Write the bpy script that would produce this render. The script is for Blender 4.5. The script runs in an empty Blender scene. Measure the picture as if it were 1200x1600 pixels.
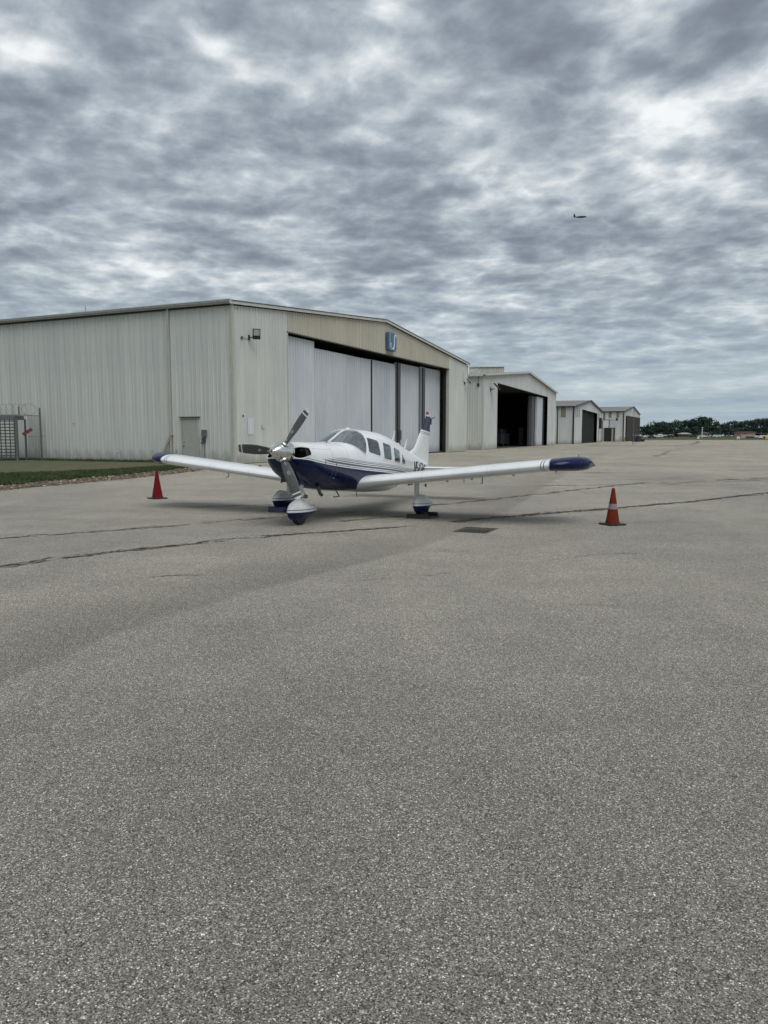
import bpy, math, random
import numpy as np
from math import sin, cos, pi, radians, sqrt, atan2
from mathutils import Vector, Matrix
from mathutils.geometry import tessellate_polygon
random.seed(7)

# ------------------------------------------------------------------ camera, sky, sun, exposure
S = bpy.context.scene
C = S.collection
HOR = 681.2
PITCH = math.atan((800 - HOR) / 1200.0)
CAM_H = 1.658
cd = bpy.data.cameras.new('camera'); cam = bpy.data.objects.new('camera', cd); C.objects.link(cam)
cam.location = (0, 0, CAM_H); cam.rotation_euler = (pi / 2 - PITCH, 0, 0)
cd.sensor_fit = 'VERTICAL'; cd.sensor_height = 36.0; cd.lens = 27.0
cd.clip_start = 0.05; cd.clip_end = 20000
S.camera = cam
S.view_settings.view_transform = 'Standard'; S.view_settings.look = 'None'
S.view_settings.gamma = 1.0; S.view_settings.use_curve_mapping = False
S.view_settings.exposure = 0.35
SUN_EL, SUN_AZ = radians(60), radians(155)       # azimuth clockwise from +Y (straight ahead): high, behind the camera
sd = bpy.data.lights.new('sun', 'SUN'); sun = bpy.data.objects.new('sun', sd); C.objects.link(sun)
sd.energy = 1.45; sd.angle = radians(46); sd.color = (1.0, 0.965, 0.91)
sv = Vector((cos(SUN_EL) * sin(SUN_AZ), cos(SUN_EL) * cos(SUN_AZ), sin(SUN_EL)))
sun.rotation_euler = sv.to_track_quat('Z', 'Y').to_euler()

W = bpy.data.worlds.new('World'); S.world = W; W.use_nodes = True
NT = W.node_tree; NT.nodes.clear()
def wn(t, **k):
    n = NT.nodes.new(t)
    for a, v in k.items(): setattr(n, a, v)
    return n
def wl(a, b): NT.links.new(a, b)
def wmath(op, a, b=None, c=None, clamp=False):
    n = wn('ShaderNodeMath', operation=op); n.use_clamp = clamp
    for i, v in enumerate((a, b, c)):
        if v is None: continue
        if isinstance(v, (int, float)): n.inputs[i].default_value = v
        else: wl(v, n.inputs[i])
    return n.outputs[0]
def wcomb(x, y, z):
    n = wn('ShaderNodeCombineXYZ')
    for i, v in enumerate((x, y, z)):
        if isinstance(v, (int, float)): n.inputs[i].default_value = v
        else: wl(v, n.inputs[i])
    return n.outputs[0]
def wnoise(vec, scale, detail, rough, dist=0.0, lac=2.0):
    n = wn('ShaderNodeTexNoise'); wl(vec, n.inputs['Vector'])
    n.inputs['Scale'].default_value = scale; n.inputs['Detail'].default_value = detail
    n.inputs['Roughness'].default_value = rough; n.inputs['Distortion'].default_value = dist
    n.inputs['Lacunarity'].default_value = lac
    return n.outputs['Fac']
tc = wn('ShaderNodeTexCoord'); sp = wn('ShaderNodeSeparateXYZ'); wl(tc.outputs['Generated'], sp.inputs[0])
dx, dy, dz = sp.outputs
zc = wmath('MAXIMUM', dz, 0.0)
den = wmath('ADD', zc, 0.15)
u = wmath('DIVIDE', dx, den); v = wmath('DIVIDE', dy, den)
# cloud streets run slightly obliquely: rotate and stretch a little
ca, sa_ = cos(radians(-24)), sin(radians(-24))
ur = wmath('ADD', wmath('MULTIPLY', u, ca), wmath('MULTIPLY', v, -sa_))
vr = wmath('ADD', wmath('MULTIPLY', u, sa_), wmath('MULTIPLY', v, ca))
pc = wcomb(wmath('MULTIPLY', ur, 0.8), wmath('MULTIPLY', vr, 1.0), 3.7)
nbig = wnoise(pc, 1.1, 3.0, 0.5, 0.3)
wv = wn('ShaderNodeTexNoise'); wl(pc, wv.inputs['Vector']); wv.inputs['Scale'].default_value = 3.0; wv.inputs['Detail'].default_value = 2
wsub = wn('ShaderNodeVectorMath', operation='SUBTRACT'); wl(wv.outputs['Color'], wsub.inputs[0]); wsub.inputs[1].default_value = (.5, .5, .5)
wsc = wn('ShaderNodeVectorMath', operation='SCALE'); wl(wsub.outputs[0], wsc.inputs[0]); wsc.inputs['Scale'].default_value = 0.10
def warp(vec):
    q = wn('ShaderNodeVectorMath', operation='ADD'); wl(vec, q.inputs[0]); wl(wsc.outputs[0], q.inputs[1]); return q.outputs[0]
nmid = wnoise(warp(wcomb(ur, vr, 11.3)), 4.2, 12.0, 0.54, 0.0)
nfine = wnoise(warp(wcomb(ur, wmath('MULTIPLY', vr, 0.8), 21.9)), 15.0, 9.0, 0.58, 0.0)
# puffy undersides: folded noise gives rounded lumps with narrow seams between them
fold = wmath('ABSOLUTE', wmath('SUBTRACT', wnoise(warp(wcomb(ur, vr, 33.1)), 5.2, 2.5, 0.45, 0.0), 0.5))
# the low, distant part of the deck is seen edge-on and breaks into fine ripples
den2 = wmath('ADD', zc, 0.045); u2_ = wmath('DIVIDE', dx, den2); v2_ = wmath('DIVIDE', dy, den2)
ripple = wnoise(wcomb(wmath('MULTIPLY', u2_, 0.8), v2_, 5.1), 2.4, 8.0, 0.62, 0.3)
# where the deck is thin (light comes through) and where it is thick, as seen in the photograph
def blob(px, py, rad, amp):
    cx = (px - 600) / 1200.0; up = (800 - py) / 1200.0
    d = Vector((cx, cos(PITCH) + up * sin(PITCH), -sin(PITCH) + up * cos(PITCH))).normalized()
    bu, bv = d.x / (max(d.z, 0) + 0.15), d.y / (max(d.z, 0) + 0.15)
    du = wmath('SUBTRACT', u, bu); dv = wmath('SUBTRACT', v, bv)
    q = wmath('ADD', wmath('MULTIPLY', du, du), wmath('MULTIPLY', dv, dv))
    g = wmath('POWER', 2.718, wmath('MULTIPLY', q, -1.0 / (rad * rad)))
    return wmath('MULTIPLY', g, amp)
acc = wmath('ADD', wmath('MULTIPLY', nbig, 0.55), wmath('MULTIPLY', nmid, 0.95))
acc = wmath('ADD', wmath('ADD', acc, wmath('MULTIPLY', nfine, 0.40)), wmath('MULTIPLY', wmath('SUBTRACT', fold, 0.075), -0.8))
lowm = wn('ShaderNodeMapRange'); lowm.interpolation_type = 'SMOOTHSTEP'; wl(dz, lowm.inputs[0])
for i_, v_ in zip((1, 2, 3, 4), (0.05, 0.34, 0.62, 0.25)): lowm.inputs[i_].default_value = v_
acc = wmath('ADD', acc, wmath('MULTIPLY', wmath('SUBTRACT', ripple, 0.5), lowm.outputs[0]))
for b in ((1060, 195, 0.10, 0.24), (1165, 125, 0.11, 0.24), (1130, 260, 0.10, 0.15), (1010, 130, 0.04, 0.12), (330, 75, 0.045, 0.20), (390, 110, 0.04, 0.18), (560, 100, 0.06, 0.20), (240, 285, 0.14, 0.12), (780, 300, 0.14, 0.12), (20, 70, 0.08, 0.24), (150, 150, 0.05, 0.12), (610, 12, 0.04, 0.30), (730, 185, 0.05, 0.16),
          (840, 190, 0.12, -0.22), (700, 60, 0.12, -0.14), (820, 60, 0.14, -0.12), (170, 60, 0.10, -0.14), (60, 180, 0.12, -0.10), (470, 200, 0.12, -0.14), (330, 190, 0.10, -0.08), (600, 300, 0.4, -0.08), (250, 130, 0.06, -0.10), (1150, 45, 0.08, -0.14), (60, 330, 0.2, -0.06)):
    acc = wmath('ADD', acc, blob(*b))
# acc is centred near 1.05
ramp = wn('ShaderNodeValToRGB'); cr = ramp.color_ramp; cr.interpolation = 'B_SPLINE'
wl(wmath('MULTIPLY', wmath('SUBTRACT', acc, 0.52), 1.30, clamp=True), ramp.inputs[0])
cols = [(0.0, (0.162, 0.184, 0.228)), (0.25, (0.205, 0.232, 0.280)), (0.42, (0.275, 0.316, 0.367)), (0.57, (0.375, 0.425, 0.475)), (0.72, (0.53, 0.58, 0.615)), (0.87, (0.74, 0.775, 0.79)), (1.0, (0.93, 0.945, 0.95))]
while len(cr.elements) < len(cols): cr.elements.new(0.5)
for e, (p, c_) in zip(cr.elements, cols): e.position = p; e.color = (*c_, 1)
# towards the horizon the deck merges into a pale blue-grey veil
hz = wn('ShaderNodeMapRange'); hz.interpolation_type = 'SMOOTHSTEP'; wl(dz, hz.inputs[0])
hz.inputs[1].default_value = 0.0; hz.inputs[2].default_value = 0.23; hz.inputs[3].default_value = 0.92; hz.inputs[4].default_value = 0.0
veil = wn('ShaderNodeMix', data_type='RGBA'); wl(hz.outputs[0], veil.inputs[0]); wl(ramp.outputs[0], veil.inputs[6])
band = wnoise(wcomb(wmath('MULTIPLY', dx, 1.6), 0.0, wmath('MULTIPLY', dz, 26.0)), 1.6, 4.0, 0.5, 0.2)
vr2 = wn('ShaderNodeValToRGB'); wl(band, vr2.inputs[0]); v2 = vr2.color_ramp
v2.elements[0].position = 0.38; v2.elements[0].color = (0.315, 0.405, 0.485, 1)
v2.elements[1].position = 0.66; v2.elements[1].color = (0.50, 0.585, 0.625, 1)
wl(vr2.outputs[0], veil.inputs[7])
sky = wn('ShaderNodeTexSky'); sky.sky_type = 'NISHITA'; sky.sun_disc = False
sky.sun_elevation = SUN_EL; sky.sun_rotation = SUN_AZ; sky.altitude = 20; sky.air_density = 1.2; sky.dust_density = 2.0
sc = wn('ShaderNodeVectorMath', operation='SCALE'); wl(veil.outputs[2], sc.inputs[0]); sc.inputs['Scale'].default_value = 8.3
mixs = wn('ShaderNodeMix', data_type='RGBA'); mixs.inputs[0].default_value = 0.95
wl(sky.outputs[0], mixs.inputs[6]); wl(sc.outputs[0], mixs.inputs[7])
bg = wn('ShaderNodeBackground'); bg.inputs[1].default_value = 0.1; wl(mixs.outputs[2], bg.inputs[0])
wo = wn('ShaderNodeOutputWorld'); wl(bg.outputs[0], wo.inputs[0])

# ------------------------------------------------------------------ helpers
def tag(o, label=None, cat=None, group=None, kind=None):
    if label: o['label'] = label
    if cat: o['category'] = cat
    if group: o['group'] = group
    if kind: o['kind'] = kind
    return o
def empty(name, loc=(0, 0, 0), rz=0.0, **k):
    o = bpy.data.objects.new(name, None); C.objects.link(o)
    o.location = loc; o.rotation_euler = (0, 0, rz); o.empty_display_size = 0.2
    return tag(o, **k)
class MB:
    def __init__(s): s.v = []; s.f = []
    def add(s, vs, fs):
        n = len(s.v); s.v += [tuple(map(float, p)) for p in vs]; s.f += [tuple(i + n for i in f) for f in fs]; return s
    def box(s, c, d, rot=None):
        hx, hy, hz_ = d[0] / 2, d[1] / 2, d[2] / 2
        vs = [Vector((x, y, z)) for x in (-hx, hx) for y in (-hy, hy) for z in (-hz_, hz_)]
        if rot is not None: vs = [rot @ p for p in vs]
        vs = [p + Vector(c) for p in vs]
        return s.add(vs, [(0, 1, 3, 2), (4, 6, 7, 5), (0, 4, 5, 1), (2, 3, 7, 6), (0, 2, 6, 4), (1, 5, 7, 3)])
    def bar(s, a, b, w, h=None, up=(0, 0, 1)):
        a = Vector(a); b = Vector(b); h = h or w; d = (b - a); L = d.length; d.normalize()
        u_ = Vector(up)
        if abs(d.dot(u_)) > .97: u_ = Vector((1, 0, 0))
        r = d.cross(u_).normalized(); u_ = r.cross(d).normalized()
        return s.box((a + b) / 2, (L, w, h), Matrix((d, r, u_)).transposed())
    def tube(s, pts, r, n=8, cap=True):
        pts = [Vector(p) for p in pts]; m = len(pts)
        rr = r if isinstance(r, (list, tuple)) else [r] * m
        vs = []; fs = []; prev = None
        for i, p in enumerate(pts):
            d = (pts[min(i + 1, m - 1)] - pts[max(i - 1, 0)]).normalized()
            if prev is None: prev = d.orthogonal().normalized()
            a = (prev - d * prev.dot(d)).normalized(); prev = a; b = d.cross(a)
            for k in range(n): t = 2 * pi * k / n; vs.append(p + (a * cos(t) + b * sin(t)) * rr[i])
        for i in range(m - 1):
            for k in range(n): k2 = (k + 1) % n; fs.append((i * n + k, i * n + k2, (i + 1) * n + k2, (i + 1) * n + k))
        if cap: fs.append(tuple(range(n))[::-1]); fs.append(tuple((m - 1) * n + k for k in range(n)))
        return s.add(vs, fs)
    def lathe(s, prof, o=(0, 0, 0), ax=(0, 0, 1), n=24):
        o = Vector(o); ax = Vector(ax).normalized()
        a = ax.orthogonal().normalized(); b = ax.cross(a); vs = []; fs = []
        for (r, h) in prof:
            for k in range(n): t = 2 * pi * k / n; vs.append(o + ax * h + (a * cos(t) + b * sin(t)) * max(r, 1e-4))
        m = len(prof)
        for i in range(m - 1):
            for k in range(n): k2 = (k + 1) % n; fs.append((i * n + k, i * n + k2, (i + 1) * n + k2, (i + 1) * n + k))
        fs.append(tuple(range(n))[::-1]); fs.append(tuple((m - 1) * n + k for k in range(n)))
        return s.add(vs, fs)
    def loft(s, rings, closed=True, cap=True):
        n = len(rings[0]); vs = [p for r in rings for p in r]; fs = []
        for i in range(len(rings) - 1):
            for k in range(n if closed else n - 1):
                k2 = (k + 1) % n; fs.append((i * n + k, i * n + k2, (i + 1) * n + k2, (i + 1) * n + k))
        if cap: fs.append(tuple(range(n))[::-1]); fs.append(tuple((len(rings) - 1) * n + k for k in range(n)))
        return s.add(vs, fs)
    def build(s, name, m=None, parent=None, smooth=False, bevel=0, **k):
        me = bpy.data.meshes.new(name); me.from_pydata(s.v, [], s.f); me.validate(); me.update()
        import bmesh
        bm = bmesh.new(); bm.from_mesh(me); bmesh.ops.recalc_face_normals(bm, faces=bm.faces); bm.to_mesh(me); bm.free()
        if m: me.materials.append(m)
        o = bpy.data.objects.new(name, me); C.objects.link(o)
        if parent: o.parent = parent
        if smooth:
            me.polygons.foreach_set('use_smooth', [True] * len(me.polygons))
            try: me.set_sharp_from_angle(angle=radians(38))
            except Exception: pass
        if bevel:
            b = o.modifiers.new('bevel', 'BEVEL'); b.width = bevel; b.segments = 2; b.limit_method = 'ANGLE'
        return tag(o, **k)

MATS = {}
class G:
    """small node-graph helper"""
    def __init__(s, name):
        s.m = bpy.data.materials.new(name); s.m.use_nodes = True; s.t = s.m.node_tree
        s.b = s.t.nodes['Principled BSDF']; MATS[name] = s.m
        s.geo = None
    def n(s, t, **k):
        q = s.t.nodes.new(t)
        for a, v_ in k.items(): setattr(q, a, v_)
        return q
    def l(s, a, b): s.t.links.new(a, b)
    def pos(s, kind='Object'):
        return s.n('ShaderNodeTexCoord').outputs[kind]
    def wpos(s):
        return s.n('ShaderNodeNewGeometry').outputs['Position']
    def sep(s, vv):
        q = s.n('ShaderNodeSeparateXYZ'); s.l(vv, q.inputs[0]); return q.outputs
    def map(s, vv, sc=(1, 1, 1), loc=(0, 0, 0), rot=(0, 0, 0)):
        q = s.n('ShaderNodeMapping'); s.l(vv, q.inputs[0]); q.inputs['Scale'].default_value = sc
        q.inputs['Location'].default_value = loc; q.inputs['Rotation'].default_value = rot; return q.outputs[0]
    def noise(s, vv, sc, det=4, rough=.55, dist=0.0, out='Fac'):
        q = s.n('ShaderNodeTexNoise'); s.l(vv, q.inputs['Vector']); q.inputs['Scale'].default_value = sc
        q.inputs['Detail'].default_value = det; q.inputs['Roughness'].default_value = rough; q.inputs['Distortion'].default_value = dist
        return q.outputs[out]
    def vor(s, vv, sc, out='Color', feature='F1'):
        q = s.n('ShaderNodeTexVoronoi', feature=feature); s.l(vv, q.inputs['Vector']); q.inputs['Scale'].default_value = sc
        return q.outputs[out]
    def math(s, op, a, b=None, c=None, clamp=False):
        q = s.n('ShaderNodeMath', operation=op); q.use_clamp = clamp
        for i, v_ in enumerate((a, b, c)):
            if v_ is None: continue
            if isinstance(v_, (int, float)): q.inputs[i].default_value = v_
            else: s.l(v_, q.inputs[i])
        return q.outputs[0]
    def rng(s, a, lo, hi, o0=0.0, o1=1.0, smooth=True):
        q = s.n('ShaderNodeMapRange'); s.l(a, q.inputs[0])
        if smooth: q.interpolation_type = 'SMOOTHSTEP'
        for i, v_ in zip((1, 2, 3, 4), (lo, hi, o0, o1)): q.inputs[i].default_value = v_
        return q.outputs[0]
    def mix(s, f, a, b, mode='MIX'):
        q = s.n('ShaderNodeMix', data_type='RGBA', blend_type=mode)
        if isinstance(f, (int, float)): q.inputs[0].default_value = f
        else: s.l(f, q.inputs[0])
        for i, v_ in ((6, a), (7, b)):
            if isinstance(v_, (tuple, list)): q.inputs[i].default_value = (*v_[:3], 1)
            else: s.l(v_, q.inputs[i])
        return q.outputs[2]
    def ramp(s, f, stops, interp='LINEAR'):
        q = s.n('ShaderNodeValToRGB'); s.l(f, q.inputs[0]); e = q.color_ramp; e.interpolation = interp
        while len(e.elements) < len(stops): e.elements.new(.5)
        for el, (p, c_) in zip(e.elements, stops):
            el.position = p; el.color = (*c_, 1) if isinstance(c_, (tuple, list)) else (c_, c_, c_, 1)
        return q.outputs[0]
    def bump(s, h, strength=.3, dist=.01):
        q = s.n('ShaderNodeBump'); s.l(h, q.inputs['Height']); q.inputs['Strength'].default_value = strength
        q.inputs['Distance'].default_value = dist; s.l(q.outputs[0], s.b.inputs['Normal'])
    def out(s, col=None, rough=None, metal=None, spec=None, coat=None):
        for k, v_ in (('Base Color', col), ('Roughness', rough), ('Metallic', metal), ('Specular IOR Level', spec), ('Coat Weight', coat)):
            if v_ is None: continue
            if isinstance(v_, (int, float)): s.b.inputs[k].default_value = v_
            elif isinstance(v_, tuple): s.b.inputs[k].default_value = (*v_[:3], 1)
            else: s.l(v_, s.b.inputs[k])
        return s.m
def simple(name, col, rough=.6, metal=0.0, var=.12, vscale=6.0, spec=.5, coat=0.0, bump=0.0):
    g = G(name); p = g.pos()
    nz = g.noise(p, vscale, 5, .6)
    c2 = tuple(c_ * (1 - var) for c_ in col); c1 = tuple(min(1, c_ * (1 + var)) for c_ in col)
    cc = g.ramp(nz, [(.3, c2), (.7, c1)])
    g.out(cc, g.rng(nz, .3, .7, max(0, rough - .05), min(1, rough + .08)), metal, spec, coat)
    if bump: g.bump(g.noise(p, vscale * 8, 3), bump, .004)
    return g.m

# ---- paving
def paving_material():
    g = G('aged_asphalt'); p = g.wpos(); x, y, z = g.sep(p)
    cell = g.vor(g.map(p, (1, 1, 1)), 215.0)
    cr_, cg_, cb_ = g.sep(cell)
    fine = g.noise(p, 420.0, 3, .7)
    stones = g.ramp(cr_, [(0.0, .030), (.20, .095), (.5, .185), (.80, .27), (.94, .40), (.985, .78)])
    cell2 = g.sep(g.vor(g.map(p, (1, 1, 1), (3.1, 1.7, 0)), 105.0))[0]
    big = g.ramp(cell2, [(0.0, .88), (.5, 1.0), (.95, 1.04), (.99, 1.7), (1.0, 2.1)])
    base = g.mix(1.0, stones, big, 'MULTIPLY')
    base = g.mix(1.0, base, g.ramp(fine, [(.3, .72), (.7, 1.25)]), 'MULTIPLY')
    base = g.mix(1.0, base, (1.215, 1.155, 1.015), 'MULTIPLY')
    # large uneven wear
    n1 = g.noise(g.map(p, (1, .55, 1)), .22, 6, .6); n2 = g.noise(p, 1.1, 6, .6); n3 = g.noise(g.map(p, (.25, 1, 1), rot=(0, 0, .35)), .5, 5, .6)
    base = g.mix(1.0, base, g.ramp(n1, [(.30, (.80, .81, .82)), (.70, (1.20, 1.18, 1.13))]), 'MULTIPLY')
    base = g.mix(1.0, base, g.ramp(n2, [(.3, .90), (.7, 1.08)]), 'MULTIPLY')
    base = g.mix(1.0, base, g.ramp(n3, [(.3, .92), (.7, 1.06)]), 'MULTIPLY')
    # the low line that drains to the grate: grime on its far side, a cleaner paving lane on its near side
    fc = g.n('ShaderNodeFloatCurve'); pts = [(-10, -4.6), (0, -3.7), (5, -2.57), (6.45, -2.19), (8.08, -1.37), (11.07, .37), (14.85, 2.0), (29, 6.5), (59, 16.3), (120, 38)]
    cv = fc.mapping.curves[0]
    px_ = [((b + 10) / 130.0, (a + 5) / 45.0) for b, a in pts]
    cv.points[0].location = px_[0]; cv.points[1].location = px_[-1]
    for q in px_[1:-1]: cv.points.new(*q)
    fc.mapping.update()
    g.l(g.math('MULTIPLY', g.math('ADD', y, 10.0), 1 / 130.0), fc.inputs['Value'])
    gx = g.math('SUBTRACT', g.math('MULTIPLY', fc.outputs[0], 45.0), 5.0)
    wob = g.math('MULTIPLY', g.math('SUBTRACT', g.noise(p, 1.3, 4), .5), .35)
    sdist = g.math('ADD', g.math('SUBTRACT', gx, x), wob)             # >0 on the left
    m1 = g.rng(sdist, -.06, .12); m2 = g.rng(sdist, .2, 2.2, 1, 0)
    m3 = g.rng(y, 20, 90, 1, .35)
    dirt = g.math('MULTIPLY', g.math('MULTIPLY', m1, m2), g.math('MULTIPLY', m3, g.rng(n2, .2, .75, .55, 1.0)))
    base = g.mix(g.math('MULTIPLY', dirt, .42), base, g.mix(1.0, base, (.42, .41, .37), 'MULTIPLY'))
    # oil and tyre stains
    st = g.noise(g.map(p, (.45, 1, 1), rot=(0, 0, .2)), .9, 7, .65, .4)
    base = g.mix(g.rng(st, .60, .74, 0, .45), base, g.mix(1.0, base, (.45, .44, .42), 'MULTIPLY'))
    # further out the apron is older, paler concrete-like paving
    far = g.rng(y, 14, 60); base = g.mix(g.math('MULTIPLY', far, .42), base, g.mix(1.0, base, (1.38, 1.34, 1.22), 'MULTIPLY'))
    near = g.rng(y, 2, 11, 1, 0); base = g.mix(1.0, base, (1.17, 1.165, 1.155), 'MULTIPLY'); base = g.mix(g.math('MULTIPLY', near, .72), base, g.mix(1.0, base, (.70, .70, .71), 'MULTIPLY'))  # nearer ground painted darker, imitating how paving brightens at a grazing view
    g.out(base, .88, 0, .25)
    hgt = g.math('ADD', g.math('MULTIPLY', cr_, .8), fine)
    g.bump(hgt, .5, .003)
    return g.m
def verge_material(name, c1, c2, c3):
    g = G(name); p = g.wpos()
    a = g.noise(p, 1.1, 7, .65); b = g.noise(p, 24.0, 4, .7)
    cc = g.ramp(a, [(.3, c1), (.5, c2), (.72, c3)])
    cc = g.mix(1.0, cc, g.ramp(b, [(.3, .65), (.7, 1.3)]), 'MULTIPLY')
    g.out(cc, .95, 0, .1); g.bump(b, .6, .03); return g.m
def steel_siding(name, c, dirt=(.16, .15, .10), warm=.0, streak=.35):
    g = G(name); p = g.pos(); x, y, z = g.sep(p)
    oi = g.n('ShaderNodeObjectInfo').outputs['Random']
    st = g.noise(g.map(p, (3.2, 3.2, .12)), 1.0, 5, .6); bl = g.noise(g.map(p, (.35, .35, .22)), 1.0, 5, .6)
    cc = g.ramp(st, [(.28, tuple(q * .91 for q in c)), (.55, c), (.75, tuple(min(1, q * 1.05) for q in c))])
    cc = g.mix(1.0, cc, g.ramp(bl, [(.3, (.88, .90, .92)), (.7, (1.06, 1.05, 1.03))]), 'MULTIPLY')
    cc = g.mix(1.0, cc, g.ramp(oi, [(0, (.955, .955, .96)), (1, (1.03, 1.03, 1.02))]), 'MULTIPLY')
    low = g.rng(g.math('ADD', z, g.math('MULTIPLY', g.noise(g.map(p, (2, 2, .7)), 1.5, 5), -1.3)), -.75, .35, 1, 0)
    cc = g.mix(g.math('MULTIPLY', low, .55), cc, dirt)
    hs = g.rng(g.noise(g.map(p, (6, 6, .10)), 1.0, 4, .7), .56, .75, 0, streak)
    cc = g.mix(hs, cc, dirt)
    g.out(cc, .48, 0, .4)
    g.bump(g.noise(g.map(p, (1, 1, .5)), 2.0, 3), .08, .02)
    return g.m

M_ASPH = paving_material()
M_GROUND = verge_material('field_grass', (.045, .060, .022), (.085, .098, .036), (.135, .130, .060))
M_VERGE = verge_material('verge_grass', (.036, .058, .024), (.056, .080, .036), (.090, .098, .050))
M_MOSS = verge_material('mossy_path', (.085, .090, .052), (.115, .116, .070), (.135, .130, .085))
M_DIRT = verge_material('gravelly_soil', (.085, .065, .045), (.15, .115, .08), (.22, .18, .13))
M_SIDING = steel_siding('cream_siding', (.60, .615, .59))
M_SIDE2 = steel_siding('white_siding', (.60, .62, .615), streak=.2)
M_TAN = steel_siding('tan_siding', (.50, .475, .395), dirt=(.17, .15, .10), streak=.25)
M_LEAF = steel_siding('door_siding', (.58, .605, .645), streak=.03)
M_TRIM = simple('cream_trim', (.44, .44, .39), .5, var=.1, vscale=2)
M_RAKE = simple('rake_trim', (.52, .52, .48), .5, var=.12, vscale=2)
M_DARKTRIM_SHADE = simple('dark_trim_and_shade', (.022, .022, .024), .5)
M_STEELDK = simple('dark_steel', (.075, .080, .085), .5, .3)
M_GALV = simple('galvanised_steel', (.16, .17, .17), .45, .5, var=.2)
M_DOORDK = simple('dark_green_door', (.018, .022, .018), .6, var=.3, vscale=2)
M_INT = simple('hangar_lining_shade', (.035, .035, .033), .9)
M_ROOF = simple('grey_roof_sheet', (.20, .20, .19), .6, var=.18, vscale=.4)
M_FLAP = simple('yellowed_skylight', (.21, .20, .11), .5, var=.15)
M_BLACK = simple('black_plastic', (.012, .012, .013), .45)
M_RUBBER = simple('tyre_rubber', (.018, .018, .018), .8, bump=.2)
M_WHITEP = simple('white_plate', (.60, .62, .62), .5)
M_PAPER = simple('sun_bleached_paper', (.62, .66, .70), .8, var=.06)
M_GLASSD = simple('lamp_glass', (.35, .38, .38), .12)
M_BROWN = simple('weathered_timber', (.33, .30, .23), .8, var=.25, vscale=12)

# ------------------------------------------------------------------ ground, apron, verge
GR_C = Vector((1.63, 13.50)); GR_ANG = atan2(14.0 - 13.25, 1.5 - 1.17)      # long bars run this way
gd = Vector((cos(GR_ANG), sin(GR_ANG))); gp = Vector((gd.y, -gd.x)); GLEN, GWID = .84, .62
hole = [GR_C + gd * a * GLEN / 2 + gp * b * GWID / 2 for a, b in ((-1, -1), (1, -1), (1, 1), (-1, 1))]
def sheet(name, outer, z, mat_, holes=(), kind='structure', zf=None, thick=0.0, **k):
    loops = [[Vector((p[0], p[1], 0)) for p in outer]] + [[Vector((p[0], p[1], 0)) for p in h] for h in holes]
    tris = tessellate_polygon(loops); flat = [p for l_ in loops for p in l_]
    mb = MB(); mb.add([(p.x, p.y, zf(p.x, p.y) if zf else z) for p in flat], [tuple(t) for t in tris])
    o = mb.build(name, mat_, kind=kind, **k)
    for pl in o.data.polygons:
        if pl.normal.z < 0: pl.flip()
    return o
# the ground reaches the horizon; beyond the apron the field rises a little
HA = Vector((-8.80, 45.19)); HB = Vector((8.955, 83.55))
def terr(x, y):
    r = y
    if r < 330: return -.03
    t = min(1, (r - 330) / 170.0); t = t * t * (3 - 2 * t)
    return -.03 + 1.55 * t
gm = MB(); xs = [-6000, -2500, -900, -400, -150, -60, -25, -4, 6, 25, 60, 120, 200, 300, 420, 600, 1200, 3000, 6000]
ys = [-3000, -600, -60, -5, 11, 16, 40, 120, 250, 330, 350, 370, 390, 410, 430, 450, 475, 500, 700, 1500, 4000, 9000]
idx = {}
for j, yy in enumerate(ys):
    for i, xx in enumerate(xs): idx[i, j] = len(gm.v); gm.v.append((xx, yy, terr(xx, yy)))
for j in range(len(ys) - 1):
    for i in range(len(xs) - 1):
        if xs[i] == -4 and ys[j] == 11: continue                        # the drain's square, filled below round its hole
        gm.f.append((idx[i, j], idx[i + 1, j], idx[i + 1, j + 1], idx[i, j + 1]))
loops = [[Vector((-4, 11, 0)), Vector((6, 11, 0)), Vector((6, 16, 0)), Vector((-4, 16, 0))], [Vector((p.x, p.y, 0)) for p in hole]]
fl = [p for l_ in loops for p in l_]
gm.add([(p.x, p.y, -.03) for p in fl], [tuple(t) for t in tessellate_polygon(loops)])
gm.build('ground', M_GROUND, kind='structure')
edgeL = [(-60, -40), (-22, 4), (-14.6, 16.5), (-11.79, 23.53), (-10.99, 26.34), (-9.98, 29.9), (-9.0, 35.8), (-8.75, 41.9), (-8.9, 45.3)]
# uneven broken edge of the paving
ej = []
for a, b in zip(edgeL[2:-1], edgeL[3:]):
    n_ = 14
    for k_ in range(n_):
        t = k_ / n_; ej.append((a[0] + (b[0] - a[0]) * t + random.uniform(-.07, .07), a[1] + (b[1] - a[1]) * t))
apron_outer = [(600, -40), (-60, -40), (-22, 4)] + ej + [(-8.9, 45.3), (-14.5, 47.8), (-8, 100), (2, 130), (22, 165), (48, 240), (75, 292), (95, 318), (150, 322), (215, 316), (600, 316)]
sheet('apron', apron_outer, 0.0, M_ASPH, [hole])
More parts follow.
